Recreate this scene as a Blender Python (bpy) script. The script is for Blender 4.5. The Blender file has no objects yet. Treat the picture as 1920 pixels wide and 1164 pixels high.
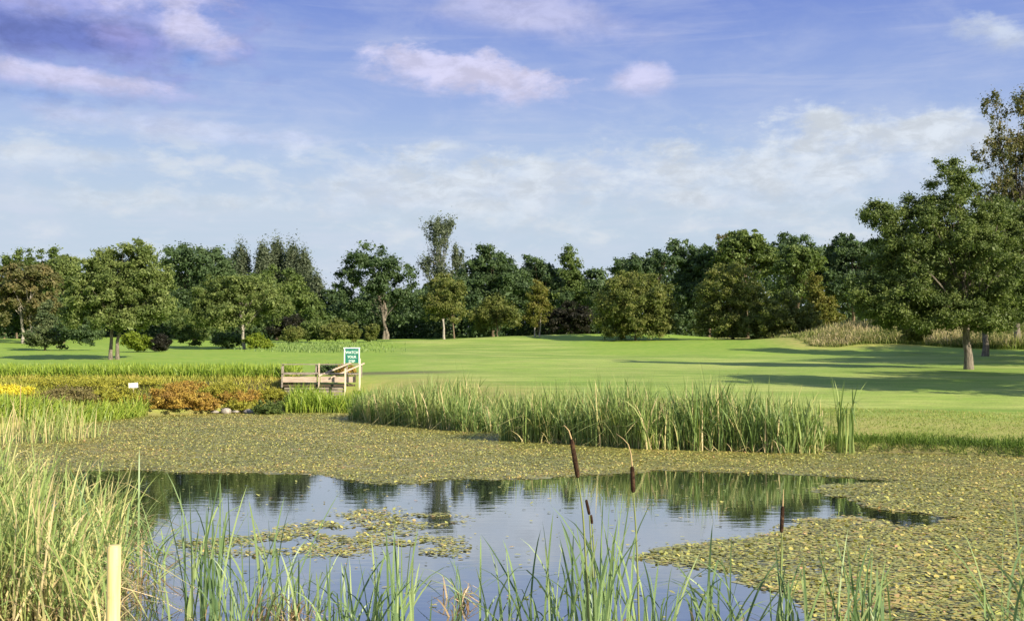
import bpy, bmesh, math, random
import numpy as np
from mathutils import Vector
PI = math.pi
sc = bpy.context.scene
col = sc.collection

# ------------------------------------------------------------------ camera
F = 2058.0; HY = 677.0; CH = 1.6            # focal length in photo pixels, horizon row, eye height over the pond
cam = bpy.data.objects.new('camera', bpy.data.cameras.new('camera')); col.objects.link(cam)
cam.location = (0, 0, CH)
cam.rotation_euler = (math.radians(90 + math.degrees(math.atan((HY - 582) / F))), 0, 0)
cam.data.sensor_width = 36; cam.data.lens = F / 1920 * 36
cam.data.clip_start = 0.1; cam.data.clip_end = 6000
sc.camera = cam
def X(px, D): return (px - 960) / F * D
def Z(py, D): return CH - (py - HY) / F * D
def W(px, py):                               # a point of the pond surface
    D = CH * F / (py - HY); return ((px - 960) / F * D, D)

# ------------------------------------------------------------------ exposure, sun, sky
sc.view_settings.view_transform = 'Standard'; sc.view_settings.look = 'None'
sc.view_settings.exposure = 1.0; sc.view_settings.gamma = 1
EXP = 2 ** 1.0
SUN_AZ, SUN_EL = 133.0, 26.0                 # clockwise from +Y
a, e = math.radians(SUN_AZ), math.radians(SUN_EL)
sd = Vector((math.sin(a) * math.cos(e), math.cos(a) * math.cos(e), math.sin(e)))
sun = bpy.data.objects.new('sun', bpy.data.lights.new('sun', 'SUN')); col.objects.link(sun)
sun.data.energy = 4.6; sun.data.angle = math.radians(0.5); sun.data.color = (1.0, 0.90, 0.74)
sun.rotation_euler = sd.to_track_quat('Z', 'Y').to_euler()

def srgb(r, g, b):
    f = lambda c: ((c / 255 + .055) / 1.055) ** 2.4 if c / 255 > .04045 else c / 255 / 12.92
    return (f(r), f(g), f(b))
class NT:
    def __init__(s, tree): s.t = tree; s.n = tree.nodes; s.l = tree.links
    def new(s, k, **kw):
        n = s.n.new(k)
        for q, v in kw.items(): setattr(n, q, v)
        return n
    def put(s, sock, v):
        if hasattr(v, 'is_linked') or isinstance(v, bpy.types.NodeSocket): s.l.new(v, sock)
        elif isinstance(v, (tuple, list)) and len(v) == 3 and sock.type == 'RGBA': sock.default_value = (*v, 1)
        else: sock.default_value = v
    def m(s, op, a=0, b=0, c=0, clamp=False):
        n = s.new('ShaderNodeMath', operation=op, use_clamp=clamp)
        s.put(n.inputs[0], a); s.put(n.inputs[1], b); s.put(n.inputs[2], c); return n.outputs[0]
    def rng(s, v, a0, a1, b0=0., b1=1., smooth=True):
        n = s.new('ShaderNodeMapRange', interpolation_type='SMOOTHSTEP' if smooth else 'LINEAR')
        for i, q in enumerate((v, a0, a1, b0, b1)): s.put(n.inputs[i], q)
        return n.outputs[0]
    def mix(s, f, a, b, blend='MIX'):
        n = s.new('ShaderNodeMix', data_type='RGBA', blend_type=blend)
        s.put(n.inputs[0], f); s.put(n.inputs[6], a); s.put(n.inputs[7], b); return n.outputs[2]
    def noise(s, vec, scale, detail=3, rough=.5, dist=0):
        n = s.new('ShaderNodeTexNoise'); 
        if vec is not None: s.l.new(vec, n.inputs['Vector'])
        n.inputs['Scale'].default_value = scale; n.inputs['Detail'].default_value = detail
        n.inputs['Roughness'].default_value = rough; n.inputs['Distortion'].default_value = dist
        return n.outputs[0]
    def comb(s, x, y, z=0.):
        n = s.new('ShaderNodeCombineXYZ'); s.put(n.inputs[0], x); s.put(n.inputs[1], y); s.put(n.inputs[2], z); return n.outputs[0]
    def ramp(s, v, stops):
        n = s.new('ShaderNodeValToRGB'); s.put(n.inputs[0], v); cr = n.color_ramp
        while len(cr.elements) < len(stops): cr.elements.new(.5)
        for el, (p, c) in zip(cr.elements, stops): el.position = p; el.color = (*c, 1)
        return n.outputs[0]

world = bpy.data.worlds.new('World'); sc.world = world; world.use_nodes = True
w = NT(world.node_tree); w.n.clear()
sky = w.new('ShaderNodeTexSky', sky_type='NISHITA', sun_disc=False)
sky.sun_elevation = e; sky.sun_rotation = a; sky.air_density = 1.0; sky.dust_density = .6; sky.ozone_density = 2
tc = w.new('ShaderNodeTexCoord').outputs['Generated']
sep = w.new('ShaderNodeSeparateXYZ'); w.l.new(tc, sep.inputs[0])
AZ = w.m('MULTIPLY', w.m('ARCTAN2', sep.outputs[0], sep.outputs[1]), 57.2958)
EL = w.m('MULTIPLY', w.m('ARCSINE', sep.outputs[2]), 57.2958)
def dim(c, k=1.0): return tuple(v / EXP * k for v in c)
nis = w.mix(1.0, sky.outputs[0], (0.080, 0.085, 0.115), 'MULTIPLY')
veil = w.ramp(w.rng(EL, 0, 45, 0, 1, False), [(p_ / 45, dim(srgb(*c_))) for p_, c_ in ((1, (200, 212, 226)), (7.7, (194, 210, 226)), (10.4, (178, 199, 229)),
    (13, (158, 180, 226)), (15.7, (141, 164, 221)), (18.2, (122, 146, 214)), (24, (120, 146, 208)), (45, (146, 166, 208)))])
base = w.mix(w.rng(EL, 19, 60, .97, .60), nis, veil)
# light streaks drawn out along the horizon
vs = w.comb(w.m('MULTIPLY', AZ, .05), w.m('MULTIPLY', EL, .55))
st = w.noise(vs, 1.5, 6, .6, .6)
st3 = w.noise(w.comb(w.m('MULTIPLY', AZ, .22), w.m('MULTIPLY', EL, .5), 5.), 1.3, 7, .6, .2)
base = w.mix(w.m('MULTIPLY', w.rng(st3, .48, .70), w.m('MULTIPLY', w.rng(EL, 1, 5, .2, 1), w.rng(EL, 9, 14, .68, .05))), base, dim(srgb(224, 230, 236)))
base = w.mix(w.m('MULTIPLY', w.rng(st, .45, .75), w.rng(EL, 2, 16, .32, .22)), base, dim(srgb(222, 224, 238)))
vm = w.comb(w.m('MULTIPLY', AZ, .09), w.m('MULTIPLY', EL, .22), 3.3)
st2 = w.noise(vm, 1.6, 7, .62, .4)
base = w.mix(w.m('MULTIPLY', w.rng(st2, .42, .72), w.rng(EL, 3, 15, .55, .20)), base, dim(srgb(214, 220, 238)))
nz = w.noise(w.comb(w.m('MULTIPLY', AZ, .42), w.m('MULTIPLY', EL, .80), 1.7), 1.0, 9, .62, .15)
nz2 = w.noise(w.comb(w.m('MULTIPLY', AZ, .16), w.m('MULTIPLY', EL, .34), 9.1), 1.0, 6, .6, .3)
nz3 = w.noise(w.comb(w.m('MULTIPLY', AZ, .55), w.m('MULTIPLY', EL, 1.1), 4.4), 1.0, 7, .65, .3)
def cloud(cur, px, py, rx, ry, colr, amt=1.0, k=1.5, soft=.55, slope=0.0, nzs=None):
    nzs = nz if nzs is None else nzs
    a0 = math.degrees(math.atan((px - 960) / F)); e0 = math.degrees(math.atan((HY - py) / F))
    ra = math.degrees(rx / F); re = math.degrees(ry / F)
    da = w.m('SUBTRACT', AZ, a0); de = w.m('SUBTRACT', w.m('SUBTRACT', EL, e0), w.m('MULTIPLY', da, -slope))
    d2 = w.m('ADD', w.m('POWER', w.m('DIVIDE', da, ra), 2), w.m('POWER', w.m('ABSOLUTE', w.m('DIVIDE', de, re)), 2))
    d = w.m('ADD', w.m('SQRT', d2), w.m('MULTIPLY', w.m('SUBTRACT', nzs, .5), k * 1.7))
    inner = w.rng(de, -re, re * .6, .95 - soft * 1.5, 1.0 - soft * .85, False); outer = w.rng(de, -re, re * .6, 1.35, 1.05, False)
    mask = w.m('MULTIPLY', w.rng(d, outer, inner), amt)
    sh = w.mix(w.rng(nz3, .35, .65), tuple(v * .88 for v in colr), tuple(min(v * 1.12, .5) for v in colr))
    return w.mix(mask, cur, sh)
LI = dim(srgb(158, 166, 222)); WH = dim(srgb(214, 212, 240)); DK = dim(srgb(108, 124, 192)); PK = dim(srgb(212, 210, 236)); CR = dim(srgb(215, 223, 233))
c = base
c = cloud(c, 120, 90, 330, 130, dim(srgb(136, 148, 210)), .9, 1.2, .7)
c = cloud(c, 240, 70, 250, 95, dim(srgb(164, 170, 220)), .6, 1.2, 1.0)
c = cloud(c, 60, 15, 200, 60, dim(srgb(176, 178, 226)), .8, 1.4, .7)
c = cloud(c, 345, 70, 85, 48, WH, .8, 1.2, .7, slope=.25)
c = cloud(c, 215, 20, 60, 50, WH, .55, 1.3, .8)
c = cloud(c, 300, 10, 110, 40, dim(srgb(205, 205, 238)), .7, 1.4, .7)
c = cloud(c, 100, 112, 190, 42, DK, .85, 1.3, .8, nzs=nz2)
c = cloud(c, 225, 100, 75, 26, dim(srgb(160, 160, 216)), .7, 1.3, .8)
c = cloud(c, 350, 128, 40, 24, dim(srgb(94, 146, 224)), .5, 1.2, .9)
c = cloud(c, 110, 178, 200, 26, WH, .8, 1.1, .6, slope=.06)
c = cloud(c, 60, 215, 160, 14, dim(srgb(130, 166, 226)), .4, 1.2, .9)
c = cloud(c, 870, 135, 205, 46, WH, .85, 1.3, .6, slope=.10)
c = cloud(c, 960, 150, 150, 34, PK, .8, 1.1, .8, slope=.08)
c = cloud(c, 1205, 143, 62, 38, WH, .8, .9, .7)
c = cloud(c, 1000, 25, 240, 55, PK, .6, 1.4, .9, slope=.12, nzs=nz2)
c = cloud(c, 1880, 105, 85, 34, CR, .7, 1.1, .7, slope=.2)
c = cloud(c, 1700, 275, 250, 62, CR, .95, 1.3, .7, slope=.05)
c = cloud(c, 1560, 240, 60, 26, CR, .9, .9, .6)
c = cloud(c, 840, 275, 90, 20, CR, .6, 1.2, .9)
c = cloud(c, 130, 320, 260, 26, CR, .55, 1.5, .9)
c = cloud(c, 250, 390, 330, 22, CR, .5, 1.5, .9)
c = cloud(c, 1440, 335, 340, 85, CR, .85, 1.5, .9)
c = cloud(c, 900, 345, 360, 85, CR, .85, 1.5, .9)
c = cloud(c, 350, 260, 330, 26, dim(srgb(206, 214, 240)), .55, 1.5, .9, slope=.05)
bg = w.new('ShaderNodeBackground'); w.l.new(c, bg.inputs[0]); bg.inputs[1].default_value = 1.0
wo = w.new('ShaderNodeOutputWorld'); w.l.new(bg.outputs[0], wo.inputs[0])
sc.cycles.max_bounces = 6; sc.cycles.transparent_max_bounces = 4; sc.cycles.diffuse_bounces = 3
sc.cycles.use_adaptive_sampling = True
try: sc.cycles.use_denoising = True
except Exception: pass

# ------------------------------------------------------------------ helpers
def tag(o, label=None, cat=None, group=None, kind=None):
    for k, v in (('label', label), ('category', cat), ('group', group), ('kind', kind)):
        if v: o[k] = v
    return o
def empty(name, loc, label, cat, group=None):
    o = bpy.data.objects.new(name, None); col.objects.link(o); o.location = loc; o.empty_display_size = .2
    return tag(o, label, cat, group)
def link(name, me, parent=None, loc=None):
    o = bpy.data.objects.new(name, me); col.objects.link(o)
    if parent: o.parent = parent
    if loc is not None: o.location = loc
    return o
def npmesh(name, V, Fc, mat, attrs=None, smooth=False):
    """V (n,3); Fc (m,k) or list of arrays of different k; attrs {name: (per-face array)} or ('POINT', array)"""
    me = bpy.data.meshes.new(name)
    if not isinstance(Fc, list): Fc = [Fc]
    Fc = [np.asarray(f) for f in Fc if len(f)]
    me.vertices.add(len(V)); me.vertices.foreach_set('co', np.asarray(V, np.float32).ravel())
    tot = np.concatenate([np.full(len(f), f.shape[1]) for f in Fc]).astype(np.int32)
    idx = np.concatenate([f.ravel() for f in Fc]).astype(np.int32)
    me.loops.add(len(idx)); me.loops.foreach_set('vertex_index', idx)
    me.polygons.add(len(tot)); st = np.zeros(len(tot), np.int32); st[1:] = np.cumsum(tot)[:-1]
    me.polygons.foreach_set('loop_start', st); me.polygons.foreach_set('loop_total', tot)
    if smooth: me.polygons.foreach_set('use_smooth', np.ones(len(tot), bool))
    for k, v in (attrs or {}).items():
        dom = 'FACE'
        if isinstance(v, tuple): dom, v = v
        at = me.attributes.new(k, 'FLOAT', dom); at.data.foreach_set('value', np.asarray(v, np.float32))
    for m_ in (mat if isinstance(mat, (list, tuple)) else [mat]): me.materials.append(m_)
    me.update(calc_edges=True); me.validate()
    return me
def tubes(paths, sides=7):
    """list of (points (k,3), radii (k)) -> V, F"""
    V, Fc, off = [], [], 0
    for P, R in paths:
        P = np.asarray(P, float); R = np.asarray(R, float); k = len(P)
        T = np.gradient(P, axis=0); T /= np.linalg.norm(T, axis=1)[:, None] + 1e-9
        ref = np.array([1., 0, 0]) if abs(T[0][2]) > .7 else np.array([0, 0, 1.])
        A = np.cross(T, ref); A /= np.linalg.norm(A, axis=1)[:, None] + 1e-9; B = np.cross(T, A)
        th = np.linspace(0, 2 * PI, sides, endpoint=False)
        ring = (A[:, None, :] * np.cos(th)[None, :, None] + B[:, None, :] * np.sin(th)[None, :, None]) * R[:, None, None] + P[:, None, :]
        V.append(ring.reshape(-1, 3))
        i = np.arange(k - 1)[:, None] * sides; j = np.arange(sides)[None, :]; j2 = (j + 1) % sides
        q = np.stack([i + j, i + j2, i + sides + j2, i + sides + j], -1).reshape(-1, 4) + off
        Fc.append(q); off += k * sides
        V.append(P[-1:]); top = np.stack([np.full(sides, off), (off - sides) + np.arange(sides), (off - sides) + (np.arange(sides) + 1) % sides, (off - sides) + (np.arange(sides) + 1) % sides], -1)
        tri = top[:, :3]; off += 1
        Fc.append(tri)
    quads = np.concatenate([f for f in Fc if f.shape[1] == 4]); tris = np.concatenate([f for f in Fc if f.shape[1] == 3])
    return np.concatenate(V), [quads, tris]
def inpoly(x, y, poly):
    inside = np.zeros(x.shape, bool); n = len(poly); j = n - 1
    for i in range(n):
        xi, yi = poly[i]; xj, yj = poly[j]
        c_ = ((yi > y) != (yj > y)) & (x < (xj - xi) * (y - yi) / (yj - yi + 1e-12) + xi)
        inside ^= c_; j = i
    return inside
def sdist(x, y, poly):
    d = np.full(x.shape, 1e9); n = len(poly)
    for i in range(n):
        ax, ay = poly[i]; bx, by = poly[(i + 1) % n]
        ex, ey = bx - ax, by - ay
        t = np.clip(((x - ax) * ex + (y - ay) * ey) / (ex * ex + ey * ey), 0, 1)
        d = np.minimum(d, np.hypot(x - ax - t * ex, y - ay - t * ey))
    return np.where(inpoly(x, y, poly), -d, d)
def sstep(a_, b_, v):
    t = np.clip((v - a_) / (b_ - a_), 0, 1); return t * t * (3 - 2 * t)
def wob(x, y, s=1.0, seed=0.):                       # smooth wandering value in about -1..1
    return (np.sin(x * 1.3 * s + seed + 1.7 * np.sin(y * .7 * s + seed)) + np.sin(y * 1.7 * s - seed * 2 + 1.3 * np.sin(x * .9 * s)) * .8
            + .5 * np.sin(x * 3.1 * s + y * 2.3 * s + seed) + .4 * np.sin(x * 5.3 * s - y * 4.7 * s + seed * 3)) / 2.7

# ------------------------------------------------------------------ materials
def principled(name, color, rough=.7, spec=.3):
    m = bpy.data.materials.new(name); m.use_nodes = True; t = NT(m.node_tree)
    b = m.node_tree.nodes['Principled BSDF']; b.inputs['Roughness'].default_value = rough
    b.inputs['Specular IOR Level'].default_value = spec
    t.put(b.inputs['Base Color'], color); return m, t, b
def attr(t, name):
    n = t.new('ShaderNodeAttribute', attribute_name=name); return n.outputs['Fac']
def leafmat(name, stops, trans=.38, rough=.55, spec=.25, by='var', tip=None):
    m, t, b = principled(name, (0, 0, 0), rough, spec)
    c_ = t.ramp(attr(t, by), stops)
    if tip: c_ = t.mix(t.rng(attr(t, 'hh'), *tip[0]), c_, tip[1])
    t.put(b.inputs['Base Color'], c_)
    tr = t.new('ShaderNodeBsdfTranslucent'); t.l.new(t.mix(1, c_, (1.0, 1.15, .55), 'MULTIPLY'), tr.inputs[0])
    mx = t.new('ShaderNodeMixShader'); mx.inputs[0].default_value = trans
    t.l.new(b.outputs[0], mx.inputs[1]); t.l.new(tr.outputs[0], mx.inputs[2])
    t.l.new(mx.outputs[0], m.node_tree.nodes['Material Output'].inputs[0]); return m
def g3(a_, b_, c_): return [(0, a_), (.5, b_), (1, c_)]
LM = {
 'dark':   leafmat('leaves_dark_oak', g3((0.046, 0.078, 0.035), (0.081, 0.129, 0.048), (0.138, 0.196, 0.077))),
 'mid':    leafmat('leaves_mid_green', g3((0.060, 0.097, 0.027), (0.120, 0.171, 0.043), (0.203, 0.251, 0.069))),
 'park':   leafmat('leaves_park_green', g3((0.056, 0.086, 0.022), (0.112, 0.153, 0.037), (0.207, 0.247, 0.065)), .3),
 'fresh':  leafmat('leaves_fresh_green', g3((0.080, 0.116, 0.033), (0.162, 0.210, 0.057), (0.261, 0.298, 0.095))),
 'olive':  leafmat('leaves_olive', g3((0.083, 0.109, 0.026), (0.153, 0.181, 0.043), (0.248, 0.243, 0.071))),
 'gold':   leafmat('leaves_autumn_gold', g3((0.097, 0.116, 0.021), (0.171, 0.177, 0.034), (0.240, 0.201, 0.052))),
 'brown':  leafmat('leaves_turning_brown', g3((0.083, 0.098, 0.033), (0.153, 0.152, 0.054), (0.236, 0.183, 0.077))),
 'blue':   leafmat('leaves_grey_green', g3((0.069, 0.093, 0.053), (0.121, 0.152, 0.084), (0.185, 0.210, 0.119))),
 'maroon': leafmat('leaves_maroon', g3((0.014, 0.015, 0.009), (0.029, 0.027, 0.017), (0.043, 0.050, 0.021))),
 'lime':   leafmat('leaves_lime', g3((.12, .17, .018), (.19, .25, .022), (.28, .32, .035))),
 'rust':   leafmat('leaves_rust_heather', g3((.22, .125, .035), (.36, .225, .042), (.45, .34, .060)), .15),
 'moss':   leafmat('leaves_moss_heather', g3((.15, .165, .022), (.29, .285, .032), (.40, .36, .050)), .15),
 'dun':    leafmat('leaves_dun_heather', g3((.10, .090, .036), (.18, .15, .055), (.27, .23, .08)), .15),
 'yellow': leafmat('leaves_yellow_flower', g3((.34, .32, .03), (.62, .52, .03), (.74, .64, .06)), .15),
 'fir':    leafmat('needles_fir', g3((0.060, 0.091, 0.036), (0.081, 0.110, 0.041), (0.134, 0.159, 0.062)), .1),
}
def barkmat(name, a_, b_):
    m, t, b = principled(name, a_, .9, .1)
    ob = t.new('ShaderNodeTexCoord').outputs['Object']
    mp = t.new('ShaderNodeMapping'); mp.inputs['Scale'].default_value = (9, 9, 1.6); t.l.new(ob, mp.inputs[0])
    n = t.noise(mp.outputs[0], 2.2, 5, .65)
    t.put(b.inputs['Base Color'], t.mix(t.rng(n, .35, .65), a_, b_))
    bp = t.new('ShaderNodeBump'); bp.inputs['Strength'].default_value = .6; bp.inputs['Distance'].default_value = .05
    t.l.new(n, bp.inputs['Height']); t.l.new(bp.outputs[0], b.inputs['Normal']); return m
BARK = barkmat('bark_brown', (.075, .055, .035), (.20, .155, .10))
BARKG = barkmat('bark_grey', (.11, .092, .07), (.25, .215, .165))
BARKP = barkmat('bark_pale', (.20, .18, .145), (.42, .38, .31))

# ------------------------------------------------------------------ terrain and pond
POND = [(-16.5, 20.5), W(-60, 815), W(120, 796), W(285, 779), W(430, 774), W(560, 773), W(640, 770), W(760, 782), (-2.0, 27.4), (-.3, 25.6), (2.3, 22.6),
        (4.6, 20.9), W(1585, 846), W(1700, 849), W(1830, 854), W(1960, 859), (15, 16.6), (19, 14), (18, 9), (13, 5.0), (7, 4.2), (2, 4.0), (-2.2, 4.0),
        (-4.0, 4.8), (-5.6, 7.2), (-8.5, 11.0), (-12.5, 15.5)]
def hgt(x, y):
    x = np.asarray(x, float); y = np.asarray(y, float)
    d = sdist(x, y, POND) + .07 * wob(x, y, 2.2, 1.)
    L = np.interp(y, [5, 20, 26, 34, 45, 55, 77, 100, 125, 150, 260, 3000], [.36, .36, .50, .84, 1.30, 1.62, 2.42, 3.28, 4.12, 4.7, 4.9, 5.5])
    L = L + .05 * wob(x * .12, y * .12, 1., 2.) * sstep(4, 20, d)
    L = L + .30 * np.exp(-((x - 22) / 17) ** 2 - ((y - 92) / 22) ** 2)          # low green mound
    L = L + (.16 * wob(x * .10, y * .085, 1., 3.) + .08 * wob(x * .22, y * .2, 1., 8.)) * sstep(42, 60, y)
    L = L + .55 * np.exp(-((x - 9) / 13) ** 2 - ((y - 101 - .25 * (x - 9)) / 5) ** 2) + .5 * np.exp(-((x - 22) / 8) ** 2 - ((y - 78 + .3 * (x - 22)) / 4.5) ** 2)
    L = L + .22 * np.exp(-((x - 3) / 14) ** 2 - ((y - 96) / 18) ** 2)
    L = L + 1.25 * sstep(0, 9, y - 75) * sstep(18, 32, x) * (1 - sstep(88, 100, y))   # bank with the tall dry grass
    edge = np.where(d > 0, .16 * sstep(0, .16, d), -.55 * sstep(0, 1.3, -d) - .04)
    return edge + (L - .16) * sstep(.05, 3.2, d)
def axis(segs):
    out = []
    for a_, b_, s in segs: out.append(np.arange(a_, b_, s))
    return np.concatenate(out + [[segs[-1][1]]])
gx = axis([(-2500, -600, 200), (-600, -160, 44), (-160, -60, 5), (-60, -20, 1.2), (-20, 22, .16), (22, 60, 1.2), (60, 160, 5), (160, 600, 44), (600, 2500, 200)])
gy = axis([(-300, -20, 40), (-20, 2, 2), (2, 37, .16), (37, 60, .8), (60, 140, 1.6), (140, 400, 20), (400, 3500, 200)])
GX, GY = np.meshgrid(gx, gy); GZ = hgt(GX, GY)
V = np.stack([GX, GY, GZ], -1).reshape(-1, 3); nx, ny = len(gx), len(gy)
i = (np.arange(ny - 1)[:, None] * nx + np.arange(nx - 1)[None, :]).ravel()
dpond = sdist(GX, GY, POND).ravel()
gxr, gyr = V[:, 0], V[:, 1]
soil = 1 - sstep(-.05, .10, V[:, 2])                                             # wet earth at and under the water line
BED = [(-19, 20), W(-60, 812), W(120, 793), W(285, 777), W(430, 772), W(560, 771), (-5.6, 35.0), (-7.4, 36), (-7.4, 40.5), (-24, 41)]
soil = np.maximum(soil, np.where(inpoly(gxr, gyr, BED), .9, 0))
soil = np.maximum(soil, .75 * (1 - sstep(.5, 1.7, np.abs(gyr - (41 + (gxr + 6) * .35)) + .3 * wob(gxr, gyr, 1.))) * sstep(-7, -5.5, gxr) * (1 - sstep(-4, -.5, gxr)))
rough = np.maximum((1 - sstep(.8, 6.5, dpond + .9 * wob(gxr, gyr, .8))), .0)
wb = 1.6 * wob(gxr * .2, gyr * .2, 1., 4.)
semi = np.maximum(sstep(0, 2.5, -gxr - 3.5 - (gyr - 40) * .09 + wb), sstep(0, 3, gyr - (66 - .22 * (gxr - 5)) + wb) * sstep(2, 7, gxr))
semi = np.maximum(semi, sstep(100, 108, gyr + wb))
rough = np.maximum(rough, sstep(17, 20, gxr) * sstep(69, 74, gyr))
me = npmesh('lawn', V, np.stack([i, i + 1, i + nx + 1, i + nx], -1), [], {'soil': ('POINT', soil), 'rough': ('POINT', rough), 'semi': ('POINT', semi)}, True)
m, t, b = principled('mown_grass', (.1, .2, .03), .75, .15)
geo = t.new('ShaderNodeNewGeometry').outputs['Position']
n1 = t.noise(geo, .22, 4, .6); n2 = t.noise(geo, 1.9, 5, .65); n3 = t.noise(geo, 22, 4, .7)
mp = t.new('ShaderNodeMapping'); mp.inputs['Scale'].default_value = (.05, .33, 1); t.l.new(geo, mp.inputs[0])
n4 = t.noise(mp.outputs[0], 1.0, 3, .5)
mp2 = t.new('ShaderNodeMapping'); mp2.inputs['Scale'].default_value = (.35, 1.1, 1); mp2.inputs['Rotation'].default_value = (0, 0, .25); t.l.new(geo, mp2.inputs[0])
n5 = t.noise(mp2.outputs[0], 1.6, 6, .7)
g = t.mix(t.rng(n1, .35, .65), (.37, .43, .115), (.265, .375, .070))
g = t.mix(t.m('MULTIPLY', t.rng(n4, .42, .62), .75), g, (.165, .275, .040))
g = t.mix(t.m('MULTIPLY', t.rng(n2, .45, .70), .35), g, (.34, .345, .12))
g = t.mix(1, g, t.mix(t.rng(n5, .32, .68), (.80, .84, .78), (1.16, 1.12, 1.15)), 'MULTIPLY')
g = t.mix(t.m('MULTIPLY', t.rng(t.noise(geo, 7, 5, .75), .55, .75), .45), g, (.42, .36, .16))
g = t.mix(1, g, t.mix(t.rng(n3, .3, .7), (.72, .72, .68), (1.18, 1.18, 1.1)), 'MULTIPLY')
g = t.mix(t.m('MULTIPLY', attr(t, 'semi'), .85), g, t.mix(t.rng(n2, .3, .7), (.17, .30, .030), (.27, .36, .055)))
rg = t.mix(t.rng(n2, .35, .65), (.30, .29, .075), (.42, .34, .12))
g = t.mix(t.m('MULTIPLY', attr(t, 'rough'), .7), g, rg)
so = t.mix(t.rng(n3, .35, .65), (.040, .030, .018), (.16, .125, .085))
g = t.mix(attr(t, 'soil'), g, so)
t.put(b.inputs['Base Color'], g)
bp = t.new('ShaderNodeBump'); bp.inputs['Strength'].default_value = .35; bp.inputs['Distance'].default_value = .03
t.l.new(n3, bp.inputs['Height']); t.l.new(bp.outputs[0], b.inputs['Normal'])
me.materials.append(m); tag(link('lawn', me), kind='structure', label='mown golf course grass around the pond')

wx0, wx1, wy0, wy1 = -19, 21, 3.2, 35.5
me = npmesh('water', np.array([(wx0, wy0, 0), (wx1, wy0, 0), (wx1, wy1, 0), (wx0, wy1, 0)]), np.array([[0, 1, 2, 3]]), [])
m, t, b = principled('pond_water', (.016, .019, .015), .02, .5); b.inputs['IOR'].default_value = 1.9
geo = t.new('ShaderNodeNewGeometry').outputs['Position']
mp = t.new('ShaderNodeMapping'); mp.inputs['Scale'].default_value = (1.2, 3.2, 1); t.l.new(geo, mp.inputs[0])
bp = t.new('ShaderNodeBump'); bp.inputs['Strength'].default_value = .045; bp.inputs['Distance'].default_value = .02
t.l.new(t.noise(mp.outputs[0], 2.0, 3, .5), bp.inputs['Height']); t.l.new(bp.outputs[0], b.inputs['Normal'])
gl = t.new('ShaderNodeBsdfGlossy'); gl.inputs['Color'].default_value = (.95, .97, 1, 1); gl.inputs['Roughness'].default_value = .02; t.l.new(bp.outputs[0], gl.inputs['Normal'])
mx = t.new('ShaderNodeMixShader'); mx.inputs[0].default_value = .34; t.l.new(b.outputs[0], mx.inputs[1]); t.l.new(gl.outputs[0], mx.inputs[2]); t.l.new(mx.outputs[0], m.node_tree.nodes['Material Output'].inputs[0])
me.materials.append(m); tag(link('water', me), kind='structure', label='still dark pond water mirroring the sky')

# ------------------------------------------------------------------ floating leaves
rs = np.random.default_rng(11)
OPEN = [W(*p) for p in [(60, 884), (170, 880), (300, 881), (400, 886), (500, 884), (600, 887), (640, 897), (700, 905), (760, 904), (830, 898), (1000, 895), (1110, 888), (1230, 879), (1330, 883),
        (1450, 886), (1560, 890), (1690, 899), (1640, 904), (1560, 909), (1528, 917), (1590, 932), (1612, 948), (1700, 956), (1800, 971), (1770, 978), (1720, 986), (1640, 973), (1590, 968), (1510, 972),
        (1478, 985), (1462, 1000), (1370, 1008), (1250, 1024), (1212, 1043), (1280, 1058), (1380, 1066), (1400, 1096), (1500, 1122), (1545, 1180), (1560, 1500), (-400, 1500), (-400, 1050), (-200, 930)]]
PATCH = [[W(*p) for p in q] for q in (
    [(250, 1034), (330, 1012), (400, 1004), (500, 998), (580, 972), (690, 954), (780, 955), (850, 962), (868, 976), (800, 984), (740, 988), (800, 998), (880, 1012), (905, 1026), (850, 1042), (720, 1030), (620, 1038), (520, 1030), (420, 1040)],)]
N = 1600000
y = np.sqrt(rs.uniform(5.2 ** 2, 34 ** 2, N)); x = rs.uniform(-1, 1, N) * (y * .49 + .5)
keep = rs.random(N) < np.interp(y, [5, 14, 34], [1, .9, .60]); x, y = x[keep], y[keep]
xo = x + .16 * wob(x, y, 3.0, 4.) + rs.normal(0, .05, len(x)); yo = y + .16 * wob(x, y, 3.0, 7.) + rs.normal(0, .10, len(x))
ok = ~inpoly(xo, yo, OPEN)
gap = wob(x, y, 2.6, 2.)
ok &= ~((gap > .55) & (rs.random(len(x)) < .6)); ok &= ~((wob(x, y, 6.5, 8.) > .6) & (rs.random(len(x)) < .8))
for q in PATCH: ok |= inpoly(xo, yo, q) & (rs.random(len(x)) < .48) & (wob(x, y, 4.5, 9.) > -.15)
ok |= (rs.random(len(x)) < .003)
ok &= sdist(x, y, POND) < -.02
ok &= ~((x < -3.0) & (y < 9.5) & (rs.random(len(x)) < .85))
x, y = x[ok], y[ok]; n = len(x)
L = rs.uniform(.013, .028, n) * np.interp(y, [5, 14, 34], [1.08, 1.15, 1.45]); Wd = L * rs.uniform(.5, .75, n); yaw = rs.uniform(0, 2 * PI, n)
up = rs.random(n) < .14
tilt = np.where(up, rs.uniform(.10, .70, n), rs.uniform(0, .10, n)); zz = np.where(up, L * .5 * np.sin(tilt) + .006, rs.uniform(.004, .014, n))
yaw2 = rs.uniform(0, 2 * PI, n)
ca, sa = np.cos(yaw), np.sin(yaw)
shape = np.array([(-1, 0), (-.55, .8), (.35, .85), (1, 0), (.35, -.85), (-.55, -.8)])
P = np.zeros((n, 6, 3))
for k, (u, v) in enumerate(shape):
    lx = u * L; ly = v * Wd
    P[:, k, 0] = x + lx * np.cos(tilt) * ca - ly * sa; P[:, k, 1] = y + lx * np.cos(tilt) * sa + ly * ca; P[:, k, 2] = zz + lx * np.sin(tilt) * .8 + abs(v) * .002
P[:, :, 2] = np.maximum(P[:, :, 2], .003)
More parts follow.
